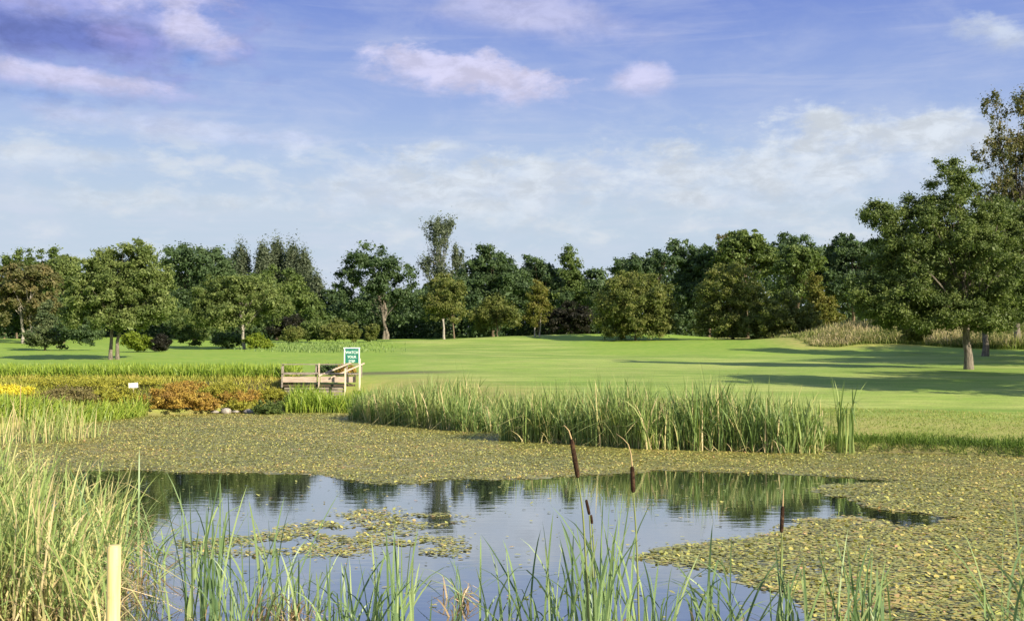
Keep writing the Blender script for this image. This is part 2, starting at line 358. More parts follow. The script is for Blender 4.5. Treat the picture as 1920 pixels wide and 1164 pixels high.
var = np.clip(.42 + .16 * wob(x, y, .9, 5.) + .12 * wob(x, y, 3.9, 2.) + rs.normal(0, .22, n), .09, 1); var = np.where(rs.random(n) < .13 + .10 * wob(x, y, 2.2, 6.), rs.uniform(0, .05, n), var)
far = y > 15; P6 = P[~far]; P4 = P[far][:, [0, 1, 3, 4]]; n6, n4 = len(P6), len(P4)
me = npmesh('floating_leaves', np.concatenate([P6.reshape(-1, 3), P4.reshape(-1, 3)]), [np.arange(n6 * 6).reshape(n6, 6), n6 * 6 + np.arange(n4 * 4).reshape(n4, 4)], leafmat('pondweed_leaf',
    [(0, (.09, .09, .035)), (.07, (.24, .24, .085)), (.3, (.40, .42, .105)), (.55, (.53, .48, .125)), (.82, (.60, .45, .14)), (1, (.60, .36, .18))], .12, .42, .4), {'var': np.concatenate([var[~far], var[far]])})
tag(link('floating_leaves', me), 'mat of small yellow green and brown leaves floating on the pond', 'pondweed', kind='stuff')
# thin scum between the leaves
n = 80000
y = np.sqrt(rs.uniform(5.2 ** 2, 34 ** 2, n)); x = rs.uniform(-1, 1, n) * (y * .49 + .5)
ok = ~inpoly(x + .2 * wob(x, y, 3., 4.), y + .2 * wob(x, y, 3., 7.), OPEN) & (sdist(x, y, POND) < .02); x, y = x[ok], y[ok]; n = len(x)
r = rs.uniform(.05, .13, n); th = np.linspace(0, 2 * PI, 6, endpoint=False)[None, :] + rs.uniform(0, 6, n)[:, None]
rr = r[:, None] * rs.uniform(.7, 1.2, (n, 6))
P = np.stack([x[:, None] + rr * np.cos(th), y[:, None] + rr * np.sin(th), np.broadcast_to(rs.uniform(.0008, .0026, n)[:, None], (n, 6))], -1)
me = npmesh('algae_film', P.reshape(-1, 3), np.arange(n * 6).reshape(n, 6), leafmat('algae', g3((.20, .20, .075), (.31, .30, .115), (.42, .38, .16)), .05, .35, .5), {'var': rs.random(n)})
tag(link('algae_film', me), 'dull olive film of algae between the floating pond leaves', 'algae', kind='stuff')

# ------------------------------------------------------------------ blades
def blades(rs, bx, by, bz, h, wd, lean=.12, droop=.25, segs=6, kink=.0, var=None, wface=None, az=None):
    n = len(bx); t_ = np.linspace(0, 1, segs + 1)[None, :]
    h = np.broadcast_to(h, n)[:, None]; wd = np.broadcast_to(wd, n)[:, None]
    az = rs.uniform(0, 2 * PI, n) if az is None else az
    le = np.abs(rs.normal(0, lean, n))[:, None]; dr = np.abs(rs.normal(0, droop, n))[:, None]
    hor = le * t_ + dr * t_ ** 2.5 * .8; ver = t_ * np.sqrt(np.maximum(.1, 1 - le ** 2)) - dr * .55 * t_ ** 4
    if kink > 0:
        kk = (rs.random(n) < kink)[:, None]; tk = rs.uniform(.45, .85, n)[:, None]; over = np.clip(t_ - tk, 0, 1)
        s = rs.uniform(.7, 1.8, n)[:, None]
        hor = np.where(kk, hor + over * .85, hor); ver = np.where(kk, ver - over * s, ver)
    hor = hor * h; ver = np.maximum(ver * h, -.02)
    cx = bx[:, None] + np.cos(az)[:, None] * hor; cy = by[:, None] + np.sin(az)[:, None] * hor; cz = np.asarray(bz).reshape(-1, 1) + ver if np.ndim(bz) else bz + ver
    wa = (rs.uniform(0, 2 * PI, n) if wface is None else wface)[:, None] + t_ * rs.normal(0, .5, n)[:, None]
    prof = wd * .5 * (.75 + .55 * t_) * np.sqrt(np.clip(1 - t_, 0, 1)) ** .9
    A = np.stack([cx + np.cos(wa) * prof, cy + np.sin(wa) * prof, cz], -1); B = np.stack([cx - np.cos(wa) * prof, cy - np.sin(wa) * prof, cz], -1)
    P = np.stack([A, B], 2)                                   # n, segs+1, 2, 3
    base = (np.arange(n) * (segs + 1) * 2)[:, None] + np.arange(segs)[None, :] * 2
    Fc = np.stack([base, base + 1, base + 3, base + 2], -1).reshape(-1, 4)
    v = np.repeat(rs.random(n) if var is None else var, segs)
    hh = np.broadcast_to((t_[:, 1:] + t_[:, :-1]) / 2, (n, segs)).ravel()
    return P.reshape(-1, 3), Fc, v, hh
def merge(parts):
    V, Fq, v, h, off = [], [], [], [], 0
    for p in parts:
        V.append(p[0]); Fq.append(p[1] + off); v.append(p[2]); h.append(p[3]); off += len(p[0])
    return np.concatenate(V), np.concatenate(Fq), np.concatenate(v), np.concatenate(h)
def bladeobj(name, parts, mat, parent=None, origin=(0, 0, 0)):
    V, Fq, v, h = merge(parts); V = V - np.array(origin)
    return link(name, npmesh(name, V, Fq, mat, {'var': v, 'hh': h}, False), parent)
REED = leafmat('reed_blade', [(0, (0.122, 0.195, 0.057)), (.35, (0.232, 0.317, 0.092)), (.62, (0.342, 0.409, 0.127)), (.82, (0.512, 0.464, 0.196)), (1, (0.671, 0.525, 0.287))], .30, .5, .3, tip=((0., .12, .4, 0.), (0.207, 0.146, 0.069)))
REEDB = leafmat('reed_blade_blue', [(0, (0.102, 0.174, 0.072)), (.5, (0.228, 0.324, 0.121)), (.85, (0.372, 0.432, 0.176)), (1, (0.540, 0.480, 0.242))], .30, .45, .4, tip=((0., .25, .6, 0.), (0.312, 0.288, 0.077)))
DRY = leafmat('dead_blade', g3((.16, .095, .045), (.36, .25, .13), (.58, .45, .28)), .2, .7, .15)
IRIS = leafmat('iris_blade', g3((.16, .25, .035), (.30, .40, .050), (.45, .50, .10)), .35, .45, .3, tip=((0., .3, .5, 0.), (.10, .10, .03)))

# reed bed across the pond
def strip(rs, n, line, depth):
    line = np.array(line, float); seg = np.hypot(*(line[1:] - line[:-1]).T); cum = np.concatenate([[0], np.cumsum(seg)]); s = rs.uniform(0, cum[-1], n)
    px_ = np.interp(s, cum, line[:, 0]); py_ = np.interp(s, cum, line[:, 1]); d_ = rs.uniform(0, 1, n) * depth
    return px_ + d_ * .25, py_ + d_, s / cum[-1], d_ / depth
def reedbed(name, label, line, depth, n, hmin, hmax, seed, prof, dry=.13):
    rs = np.random.default_rng(seed)
    x, y, s, d = strip(rs, n, line, depth)
    keep = (wob(x, y, 2.3, seed) > -.45) | (rs.random(n) < .25); x, y, s, d = x[keep], y[keep], s[keep], d[keep]; n = len(x)
    x = x + .12 * wob(y, x, 3, 1.); y = y + .14 * wob(x, x, 2.6, 2.)
    z = np.maximum(hgt(x, y), -.05)
    h = rs.uniform(hmin, hmax, n) * np.interp(s, *prof) * (1 + .15 * wob(x, y, 2.2, 3.))
    short = rs.random(n) < .6; h = np.where(short, h * rs.uniform(.35, .92, n), h * rs.uniform(.9, 1.08, n))
    v = np.clip(.30 + .26 * wob(x, y, 1.3, 6.) + rs.normal(0, .15, n), 0, .8); v = np.where(rs.random(n) < dry, rs.uniform(.75, 1, n), v)
    p1 = blades(rs, x, y, z, h, rs.uniform(.017, .036, n), .13, .24, 6, .15, v)
    m_ = n // 5; q = rs.integers(0, n, m_)
    p2 = blades(rs, x[q], y[q] - .05, z[q], h[q] * rs.uniform(.25, .6, m_), .02, .35, .6, 4, .5, rs.uniform(.8, 1, m_))
    m3 = n // 2; q = rs.integers(0, n, m3)
    p3 = blades(rs, x[q], y[q], z[q], h[q] * rs.uniform(.85, 1.25, m3), rs.uniform(.006, .012, m3), .12, .25, 6, .1, rs.uniform(.30, .85, m3))
    o = bladeobj(name, [p1, p2, p3], REED); tag(o, label, 'reeds', kind='stuff'); return o
reedbed('reed_bed', 'dense green reeds growing in the water beside the footbridge', [W(655, 786), W(720, 795), W(800, 803), W(880, 810), W(935, 812)], 2.0, 4200, .95, 1.22, 1, ([0, .1, .3, .75, .95, 1], [.75, .85, .95, 1.0, .72, .6]))
reedbed('reed_bed', 'long stand of tall reeds with dry stems along the far bank', [W(935, 826), W(1050, 832), W(1200, 842), W(1350, 846), W(1460, 850), W(1540, 850)], 1.7, 6000, .98, 1.30, 2, ([0, .08, .35, .7, .9, 1], [.8, .95, 1.0, 1.08, .95, .65]))
x0, y0 = W(1578, 848)
rs = np.random.default_rng(5); n = 26
r0 = empty('reed_clump', (x0, y0, 0), 'thin upright reed tuft standing alone at the end of the long reed bed', 'reed clump')
bladeobj('blades', [blades(rs, x0 + rs.normal(0, .10, n), y0 + rs.normal(0, .1, n), np.zeros(n), rs.uniform(.9, 1.62, n), .035, .05, .12, 6, .25, rs.uniform(.1, .6, n))], REED, r0, (x0, y0, 0))

# tall tangle of reeds at the near shore
rs = np.random.default_rng(8); n = 1900
u = rs.random(n) ** 1.25; px_ = 330 * u - 60; D_ = rs.uniform(6.2, 10.0, n)
x = X(px_, D_) - .15; y = D_; h = (1.30 - .50 * u) * rs.uniform(.6, 1.06, n)
cl = wob(x, y, 3.2, 3.) > -.35; k = cl | (rs.random(n) < .35); x, y, h = x[k], y[k], h[k]; n = len(x)
v = np.clip(.50 + .28 * wob(x, y, 2.2, 1.) + rs.normal(0, .16, n), 0, .8); v = np.where(rs.random(n) < .30, rs.uniform(.7, 1, n), v)
pa = blades(rs, x, y, np.full(n, -.03), h, rs.uniform(.008, .020, n), .20, .42, 8, .30, v)
n2 = 900; q = rs.integers(0, n, n2)
pb = blades(rs, x[q], y[q], np.full(n2, -.02), h[q] * rs.uniform(.3, .75, n2), rs.uniform(.008, .018, n2), .5, .8, 6, .6, rs.uniform(.8, 1, n2))
q = rs.integers(0, n, 1700); m3 = 1700
pc = blades(rs, x[q] + rs.normal(0, .15, m3), y[q] + rs.normal(0, .15, m3), np.full(m3, -.02), h[q] * rs.uniform(.15, .65, m3), rs.uniform(.006, .016, m3), .7, 1.0, 6, .6, None)
tag(bladeobj('dead_reed_litter', [pc], DRY), 'brown broken reed litter lying among the standing reeds by the stake', 'reed litter', kind='stuff')
tag(bladeobj('reed_tangle', [pa, pb], REED), 'tall tangle of green and straw coloured reeds behind the pale wooden stake', 'reeds', kind='stuff')

# separate clumps in the near water: px, foot row, half spread px, tallest row, blades, label
def clump(px_, py_, sp, top, nb, seed, label, wd=.017, lean=.10, droop=.18, dead=0, kink=.12, group='reed clumps standing in the near water'):
    x0, y0 = W(px_, py_); rs = np.random.default_rng(seed); H = Z(top, y0) * 1.10; s = sp / F * y0; nb = int(nb * 2.1)
    r = empty('reed_clump', (x0, y0, 0), label, 'reed clump', group)
    bx = x0 + rs.normal(0, s * .6, nb); by = y0 + rs.normal(0, .12, nb)
    h = H * rs.uniform(.35, 1.0, nb); h[:3] = H * np.array([1.0, .93, .88])[:min(3, nb)]
    wf = rs.normal(0, .7, nb)
    bladeobj('blades', [blades(rs, bx, by, np.full(nb, -.03), h, rs.uniform(.55, 1.1, nb) * wd, lean * 1.35, droop * 1.3, 9, kink, rs.random(nb) * .75, wf)], REEDB, r, (x0, y0, 0))
    if dead:
        q = rs.integers(0, nb, dead)
        bladeobj('dead_leaves', [blades(rs, bx[q] + rs.normal(0, .03, dead), by[q] - .04, np.full(dead, 0.), H * rs.uniform(.15, .42, dead), rs.uniform(.008, .018, dead), .5, .9, 7, .7, rs.random(dead), None)], DRY, r, (x0, y0, 0))
    return r
clump(385, 1180, 40, 868, 20, 21, 'tall dark green reed clump between the straw tangle and the open water', .020, .10, .15, 8)
clump(255, 1090, 45, 830, 22, 22, 'arching reed clump at the edge of the straw tangle', .017, .18, .4, 10)
clump(462, 1215, 30, 1000, 13, 23, 'short thin reed clump next to a dark green taller one', .014)
clump(512, 1160, 34, 900, 14, 24, 'reed clump with a bleached skirt of dead leaves and one long bent blade', .017, .16, .3, 26, .3)
clump(562, 1150, 26, 1010, 9, 25, 'small reed clump wrapped in pinkish dead leaves', .016, .12, .2, 30)
clump(632, 1230, 40, 1018, 17, 26, 'upright pale green reed clump rising from plain blue reflection', .018, .09, .14)
clump(705, 1230, 40, 985, 16, 27, 'loose reed clump leaning in front of the floating leaf patch', .018, .16, .25, 8)
clump(752, 1240, 24, 990, 11, 28, 'narrow reed clump with two dark straight blades', .017, .05, .1)
clump(870, 1130, 26, 1010, 7, 29, 'sparse reed clump above a bleached ball of dead leaves', .013, .22, .4, 34, .3)
clump(945, 1220, 50, 1000, 15, 30, 'fan shaped reed clump with long crossing blades in mid pond', .019, .24, .3)
clump(1050, 1230, 55, 960, 16, 31, 'reed clump just beside the tallest cattail, with slender dark tips', .016, .13, .2)
clump(1225, 1230, 45, 1030, 13, 32, 'low reed clump between the second cattail and the leaf mat tongue', .016, .16, .2)
clump(1345, 1190, 50, 975, 18, 33, 'bushy reed clump at the tip of the leaf mat', .019, .22, .35, 10, .3)
clump(1480, 1230, 26, 1010, 11, 34, 'slim reed clump at the foot of the short black cattail', .017, .10, .15)
clump(1575, 1240, 45, 975, 15, 35, 'reed clump with blades spread wide in front of the leaf mat', .019, .2, .25)
clump(1625, 1230, 26, 1000, 15, 36, 'dense narrow reed clump rising from the wide leaf mat', .020, .06, .12)
clump(1915, 1190, 50, 930, 14, 37, 'reed clump cut by the frame edge over the leaf mat', .021, .2, .3)
clump(800, 1290, 40, 1090, 8, 38, 'very short reed clump near the picture bottom between two taller clumps', .015)
clump(1130, 1240, 35, 905, 16, 39, 'tall reed clump tucked between the two long cattails', .018, .10, .15, 8)

HEAD, t, b = principled('cattail_brown', (.04, .02, .012), .95, .1)
ob = t.new('ShaderNodeTexCoord').outputs['Object']; hn = t.noise(ob, 60, 5, .75)
t.put(b.inputs['Base Color'], t.mix(t.rng(hn, .45, .75), (.028, .015, .009), (.13, .075, .040)))
bp = t.new('ShaderNodeBump'); bp.inputs['Strength'].default_value = .7; bp.inputs['Distance'].default_value = .004; t.l.new(t.noise(ob, 240, 3, .6), bp.inputs['Height']); t.l.new(bp.outputs[0], b.inputs['Normal'])
STRAW = principled('dry_straw', (.42, .30, .15), .8, .1)[0]
STEM = principled('cattail_stem', (.17, .20, .06), .6, .3)[0]
def cattail(pts, h0, h1, tip, D, label, rad=.011, nb=7, seed=1, ltop=900):
    """pts: stem from foot to head top in photo rows; h0-h1 brown head; tip: dry spike above"""
    rs = np.random.default_rng(seed); P3 = lambda p: np.array([X(p[0], D), D, Z(p[1], D)])
    foot = P3(pts[0]); foot[2] = -.05
    root = empty('cattail', tuple(foot), label, 'cattail', 'cattails in the near water')
    path = np.array([foot] + [P3(p) for p in pts[1:]]); ks = np.linspace(0, len(path) - 1, 14)
    pp = np.stack([np.interp(ks, range(len(path)), path[:, q]) for q in range(3)], -1)
    Vv, Ff = tubes([(pp - foot, np.linspace(.0065, .0035, 14))], 7); link('stem', npmesh('stem', Vv, Ff, STEM, None, True), root)
    a_, b_ = P3(h0) - foot, P3(h1) - foot; ts = np.array([0, .03, .1, .5, .9, .97, 1.]); rr = np.array([.3, .78, .95, 1.0, .90, .68, .3]) * rad
    Vv, Ff = tubes([(a_ + (b_ - a_) * ts[:, None], rr)], 12); link('seed_head', npmesh('seed_head', Vv, Ff, HEAD, None, True), root)
    if tip:
        tp = np.array([P3(h1)] + [P3(p) for p in tip]) - foot; Vv, Ff = tubes([(tp, np.linspace(.0045, .0012, len(tp)))], 6)
        link('dry_spike', npmesh('dry_spike', Vv, Ff, STRAW, None, True), root)
    if nb:
        H = Z(ltop, D)
        bladeobj('blades', [blades(rs, foot[0] + rs.normal(0, .03, nb), foot[1] + rs.normal(0, .03, nb), np.full(nb, -.03), H * rs.uniform(.6, 1, nb), .018, .09, .16, 9, .1, rs.random(nb) * .7, rs.normal(0, .6, nb))], REEDB, root, foot)
cattail([(1108, 1250), (1098, 1060), (1092, 960), (1083, 893)], (1083, 894), (1071, 822), [(1066, 806), (1058, 797), (1050, 800)], 5.6, 'tallest cattail, its long brown head leaning in front of the far reed bed', .0125, 7, 1, 880)
cattail([(1197, 1260), (1193, 1060), (1190, 980), (1186, 920)], (1186, 921), (1184, 872), [(1182, 850), (1177, 832), (1168, 822), (1155, 812)], 5.9, 'second cattail with a straw coloured bent spike over a dark brown head', .0125, 7, 2, 930)
cattail([(1118, 1250), (1112, 1100), (1106, 1000), (1104, 963)], (1104, 962), (1098, 934), None, 6.3, 'small dark cattail head close behind the tallest cattail', .009, 4, 3, 960)
cattail([(1122, 1250), (1116, 1100), (1111, 1010), (1109, 980)], (1109, 979), (1107, 962), None, 6.5, 'smallest cattail head, just under another small dark one', .008, 3, 4, 980)
cattail([(1452, 1250), (1458, 1100), (1461, 1020), (1462, 995)], (1461, 995), (1464, 946), [(1465, 930), (1466, 915)], 6.2, 'short black cattail head in front of the bright water near the leaf mat', .0115, 5, 5, 1000)

# ------------------------------------------------------------------ wooden stake
D = 4.2; sx, sw = X(221, D), 25.0 / F * D / 2
bm = bmesh.new(); ztop = Z(1018, D)
bmesh.ops.create_cone(bm, cap_ends=True, segments=20, radius1=sw, radius2=sw * .98, depth=ztop + .3)
for v in bm.verts: v.co.z += (ztop + .3) / 2 - .3
bmesh.ops.bevel(bm, geom=[e_ for e_ in bm.edges if all(v.co.z > ztop - .01 for v in e_.verts)], offset=.005, segments=2, affect='EDGES')
me = bpy.data.meshes.new('wooden_stake'); bm.to_mesh(me); bm.free()
for p_ in me.polygons: p_.use_smooth = abs(p_.normal.z) < .5
m, t, b = principled('pale_timber', (.7, .6, .3), .6, .2)
ob = t.new('ShaderNodeTexCoord').outputs['Object']; mp = t.new('ShaderNodeMapping'); mp.inputs['Scale'].default_value = (40, 40, 2.5); t.l.new(ob, mp.inputs[0])
sk = t.mix(t.rng(t.noise(mp.outputs[0], 1.5, 5, .6), .3, .7), (.54, .43, .16), (.72, .60, .27))
sk = t.mix(t.m('MULTIPLY', t.rng(t.noise(ob, 22, 5, .7), .56, .72), .5), sk, (.30, .24, .12))
t.put(b.inputs['Base Color'], sk)
bp = t.new('ShaderNodeBump'); bp.inputs['Strength'].default_value = .4; bp.inputs['Distance'].default_value = .004; t.l.new(t.noise(mp.outputs[0], 2.5, 4, .6), bp.inputs['Height']); t.l.new(bp.outputs[0], b.inputs['Normal'])
me.materials.append(m); tag(link('wooden_stake', me, None, (sx, D, 0)), 'plain pale yellow wooden stake standing upright at the near shore', 'stake')

# ------------------------------------------------------------------ foliage generator
def leaves(rs, blobs, nclump, cr, nleaf, leaf, stretch=(1, 1, .7), shell=(.35, 1.0), outward=.8, aspect=.55, under=.5, upsweep=0., size_sd=.35):
    """blobs rows: cx cy cz rx ry rz -> leaf quads gathered in clumps through the blobs' volume"""
    nclump = int(nclump * 2.2); cr *= .95; nleaf = int(nleaf * 4.0); leaf *= .64
    B = np.array(blobs, float); wt = (B[:, 3] * B[:, 4] * B[:, 5]) ** .75; wt /= wt.sum()
    b = rs.choice(len(B), nclump, p=wt); d = rs.normal(size=(nclump, 3)); d /= np.linalg.norm(d, axis=1)[:, None]
    fl = (d[:, 2] < 0) & (rs.random(nclump) > under); d[fl, 2] *= -1
    rad = shell[0] + (shell[1] - shell[0]) * rs.random(nclump) ** .6
    inner = rs.random(nclump) < .18; rad[inner] = rs.uniform(.1, .6, inner.sum())
    C = B[b, :3] + d * rad[:, None] * B[b, 3:6]
    crr = cr * rs.uniform(.6, 1.35, nclump)
    cv = rs.random(nclump)
    pk = crr ** 2; pk /= pk.sum(); q = rs.choice(nclump, nleaf, p=pk)
    o = rs.normal(size=(nleaf, 3)); o /= np.linalg.norm(o, axis=1)[:, None]; o *= (np.abs(rs.normal(0, .55, nleaf)) + .1).clip(0, 1.35)[:, None]
    str_ = np.array(stretch)
    Pc = C[q] + o * crr[q][:, None] * str_
    if upsweep: Pc[:, :2] += (C[q, :2] - B[b[q], :2]) * (o[:, 2] * crr[q] * str_[2])[:, None] * upsweep / (B[b[q], 3:4] + 1e-6)
    nrm = o * outward * .8 + d[q] * .45 + np.array([0, 0, .35]) + rs.normal(size=(nleaf, 3)) * .85; nrm /= np.linalg.norm(nrm, axis=1)[:, None]
    tt = np.cross(nrm, rs.normal(size=(nleaf, 3))); tt /= np.linalg.norm(tt, axis=1)[:, None] + 1e-9; bb = np.cross(nrm, tt)
    s = leaf * np.exp(rs.normal(0, size_sd, nleaf))[:, None]
    V = np.stack([Pc - tt * s, Pc + bb * s * aspect, Pc + tt * s, Pc - bb * s * aspect], 1).reshape(-1, 3)
    var = np.clip(cv[q] * .55 + rs.random(nleaf) * .45, 0, 1)
    return V, np.arange(nleaf * 4).reshape(-1, 4), var, C
def trunkpaths(rs, base, blobs, C, stems, rad, nlimb, forkf=.45, twig=.3):
    B = np.array(blobs, float); cen = np.average(B[:, :3], axis=0, weights=(B[:, 3] * B[:, 5])); topz = (B[:, 2] + B[:, 5]).max()
    paths = []; st = []
    for k, off in enumerate(stems):
        p0 = np.array([off, 0, -.15]); p1 = np.array([cen[0] * .6 + off * 1.5, cen[1] * .5, base + (cen[2] - base) * .4]); p2 = np.array([cen[0] + off * 2.2, cen[1], cen[2] + (topz - cen[2]) * .55])
        ts = np.linspace(0, 1, 10)[:, None]; P = (1 - ts) ** 2 * p0 + 2 * ts * (1 - ts) * np.array([off * 1.1 + rs.normal(0, rad * .5), 0, p1[2]]) + ts ** 2 * p2
        P[1:-1, :2] += rs.normal(0, rad * .35, (8, 2))
        R = rad * (1 - ts[:, 0]) ** .75 + rad * .10; R[0] *= 1.35; R[1] *= 1.08
        paths.append((P, R)); st.append((P, R))
    lowz = np.percentile(C[:, 2], 35); C = C[C[:, 2] > lowz]; idx = rs.permutation(len(C))[:nlimb]
    for i_ in idx:
        P, R = st[rs.integers(len(st))]
        c_ = C[i_]; zt = base * .9 + (c_[2] - base) * rs.uniform(.05, .55); zt = np.clip(zt, base * .75, P[-1, 2] * .92)
        k = np.argmin(abs(P[:, 2] - zt)); s0 = P[k]; r0 = R[k] * rs.uniform(.16, .36)
        mid = (s0 + c_) / 2 + np.array([0, 0, abs(c_[2] - s0[2]) * .12]) + rs.normal(0, .04, 3) * np.linalg.norm(c_ - s0)
        ts = np.linspace(0, 1, 6)[:, None]; Q = (1 - ts) ** 2 * s0 + 2 * ts * (1 - ts) * mid + ts ** 2 * c_
        paths.append((Q, r0 * (1 - ts[:, 0] * .85)))
    return paths
def tree(name, label, D, foot, blobs, mat, nclump=70, nleaf=5000, leaf=.16, clumpr=.14, trunk=0.16, stems=(0,), bark=BARK, cat='tree', group=None, limbs=18, depth=1.0, seed=None, **kw):
    """blobs in photo units (cx, cy, rx, ry) at distance D; foot = photo column"""
    seed = seed if seed is not None else int(foot * 7 + D); rs = np.random.default_rng(abs(seed))
    x0 = X(foot, D); z0 = float(hgt(np.array([x0]), np.array([D]))[0]); k = D / F
    bl = []
    for (cx, cy, rx, ry) in blobs:
        bl.append((X(cx, D) - x0, rs.uniform(-.15, .15) * rx * k, Z(cy, D) - z0, rx * k, rx * k * depth, ry * k))
    size = max(max(b_[3] for b_ in bl), .62 * math.sqrt(sum(b_[3] * b_[5] for b_ in bl)))
    V, Fq, var, C = leaves(rs, bl, nclump, size * clumpr * 1.6, nleaf, leaf, **kw)
    keep = np.repeat(V.reshape(-1, 4, 3)[:, :, 2].min(1) > .03, 4); V = V[keep]; var = var[keep[::4]]; Fq = np.arange(len(V)).reshape(-1, 4)
    r = empty(name, (x0, D, z0), label, cat, group)
    if trunk:
        trunk *= .62 if D > 90 else .85
        lo = min(b_[2] - b_[5] for b_ in bl); lo = max(lo, .2)
        paths = trunkpaths(rs, lo, bl, C, [s * k for s in stems], trunk, limbs)
        Vt, Ft = tubes(paths, 8 if D < 80 else 6); link('trunk', npmesh('trunk', Vt, Ft, bark, None, True), r)
    link('crown' if trunk else 'foliage', npmesh('crown', V, Fq, mat, {'var': var}), r)
    return r
G = 'trees of the far tree line'
# ---- far woodland behind everything
def T(*a_, **k_): return tree(*a_, **k_)
T('oak_tree', 'dark rounded oak rising behind the two pale park trees', 122, 365, [(365, 505, 72, 52), (325, 530, 40, 50), (410, 530, 45, 60), (365, 585, 70, 50)], LM['dark'], 90, 9000, .20, .13, .3, group=G)
pop = [(452, 452, 140, .6), (436, 462, 141, .5), (492, 448, 139, 1), (516, 447, 140, 1), (545, 452, 139, 1), (568, 470, 138, 1), (592, 512, 136, 1)]
plab = ['thin see-through poplar next to the dark oak', 'thinnest poplar plume, half hidden by the dark oak crown', 'first full poplar after the thin ones, with a flat dark top', 'poplar at the middle of the full row, tallest plume', 'fourth from the outer end of the poplar row, feathered tip', 'poplar one in from the low end of the row', 'lowest poplar, leaning at the end of the row before the sky gap']
for (px_, top, D, dens), lb in zip(pop, plab):
    T('poplar_tree', lb, D, px_, [(px_, (top + 600) / 2, 14, (600 - top) / 2), (px_ + 3, top + 60, 13, 55), (px_ - 4, top + 100, 16, 70)], LM['blue'], int(110 * dens), int(4600 * dens), .17, .26, .22, group='poplars in the far row', stretch=(.75, .75, 1.7), limbs=26, bark=BARKG)
T('willow_tree', 'mid green sloping tree in front of the poplar row', 118, 520, [(520, 545, 55, 50), (565, 580, 45, 50), (480, 560, 40, 55), (600, 612, 25, 28)], LM['mid'], 90, 8000, .19, .13, .25, group=G)
T('ash_tree', 'broad open domed tree with pale forked trunk against the sky', 124, 722, [(700, 500, 55, 42), (650, 525, 32, 32), (748, 520, 34, 36), (655, 575, 40, 45), (765, 570, 34, 50), (705, 545, 40, 40)], LM['dark'], 85, 7600, .19, .13, .33, stems=(-2, 3), bark=BARKG, group=G, limbs=26)
T('small_tree', 'low dark tree filling the gap under the sky notch', 135, 625, [(625, 575, 30, 38), (610, 605, 35, 28)], LM['dark'], 50, 3500, .2, .16, .2, group=G)
T('aspen_tree', 'tallest feathery tree of the far line, fanning upward above the others', 138, 824, [(818, 432, 30, 26), (826, 460, 22, 40), (838, 425, 14, 20), (815, 510, 26, 45), (835, 550, 36, 50), (795, 500, 14, 20)], LM['blue'], 120, 3900, .16, .15, .3, stretch=(.8, .8, 1.7), upsweep=.5, bark=BARKG, group=G, limbs=40)
T('aspen_tree', 'slim feathery tree beside the tallest one', 140, 860, [(858, 490, 14, 32), (860, 540, 22, 45)], LM['blue'], 60, 2600, .17, .2, .2, stretch=(.8, .8, 1.8), group=G, bark=BARKG)
T('beech_tree', 'dark domed tree immediately after the slim feathery pair', 122, 925, [(922, 505, 46, 48), (895, 540, 40, 55), (955, 545, 45, 55), (925, 590, 60, 45)], LM['dark'], 95, 8600, .2, .12, .3, group=G)
T('beech_tree', 'lower dark tree between the domed beech and the column shaped tree', 128, 1010, [(1005, 515, 40, 38), (990, 560, 45, 50), (1030, 560, 38, 55)], LM['dark'], 80, 6600, .2, .13, .3, group=G)
T('column_tree', 'column shaped tree with a blunt top standing out of the dark line', 126, 1067, [(1065, 485, 16, 24), (1072, 525, 26, 40), (1070, 575, 40, 55)], LM['mid'], 80, 5000, .18, .16, .25, group=G, bark=BARK)
T('beech_tree', 'low dark tree where the skyline dips in the middle', 132, 1115, [(1110, 545, 38, 40), (1125, 590, 50, 40)], LM['dark'], 60, 4500, .2, .15, .3, group=G)
T('oak_tree', 'dark oak behind the first round olive bush tree', 118, 1215, [(1200, 505, 55, 32), (1270, 490, 45, 42), (1300, 540, 50, 60), (1170, 530, 30, 40)], LM['dark'], 95, 9000, .2, .12, .3, group=G)
T('oak_tree', 'dark oak with a stepped top between the two round olive bush trees', 116, 1330, [(1325, 500, 40, 42), (1300, 570, 45, 60), (1350, 520, 40, 50)], LM['dark'], 80, 7000, .2, .13, .3, group=G)
T('oak_tree', 'tall dark green tree above the second round olive bush tree', 112, 1400, [(1400, 462, 42, 36), (1370, 490, 35, 40), (1435, 490, 35, 40)], LM['mid'], 80, 7000, .18, .13, .3, group=G)
T('bare_tree', 'nearly bare twiggy tree peeking over the dark oaks', 121, 1368, [(1368, 455, 24, 22), (1360, 480, 24, 25)], LM['brown'], 40, 700, .14, .2, .2, group=G, bark=BARKG, limbs=34)
T('beech_tree', 'dark broad tree above the yellow green cone', 114, 1490, [(1485, 480, 55, 45), (1530, 520, 55, 55)], LM['dark'], 90, 8000, .19, .12, .3, group=G)
T('round_tree', 'bright green round tree nested in front of darker ones', 104, 1500, [(1498, 505, 48, 44), (1475, 560, 35, 40)], LM['mid'], 70, 6500, .17, .13, .2, group=G)
T('oak_tree', 'dark jagged tree touching the big park tree crown', 110, 1600, [(1595, 478, 46, 46), (1570, 540, 55, 60), (1640, 500, 40, 50), (1620, 560, 50, 50)], LM['dark'], 100, 9500, .18, .12, .3, group=G)
T('oak_tree', 'dark tree seen under the big park tree crown', 112, 1740, [(1700, 540, 70, 60), (1790, 540, 60, 60)], LM['dark'], 80, 6500, .2, .12, .3, group=G)
T('oak_tree', 'dark tree behind the tall birch', 112, 1880, [(1880, 520, 70, 70), (1940, 500, 60, 80)], LM['dark'], 80, 6500, .2, .12, .3, group=G)
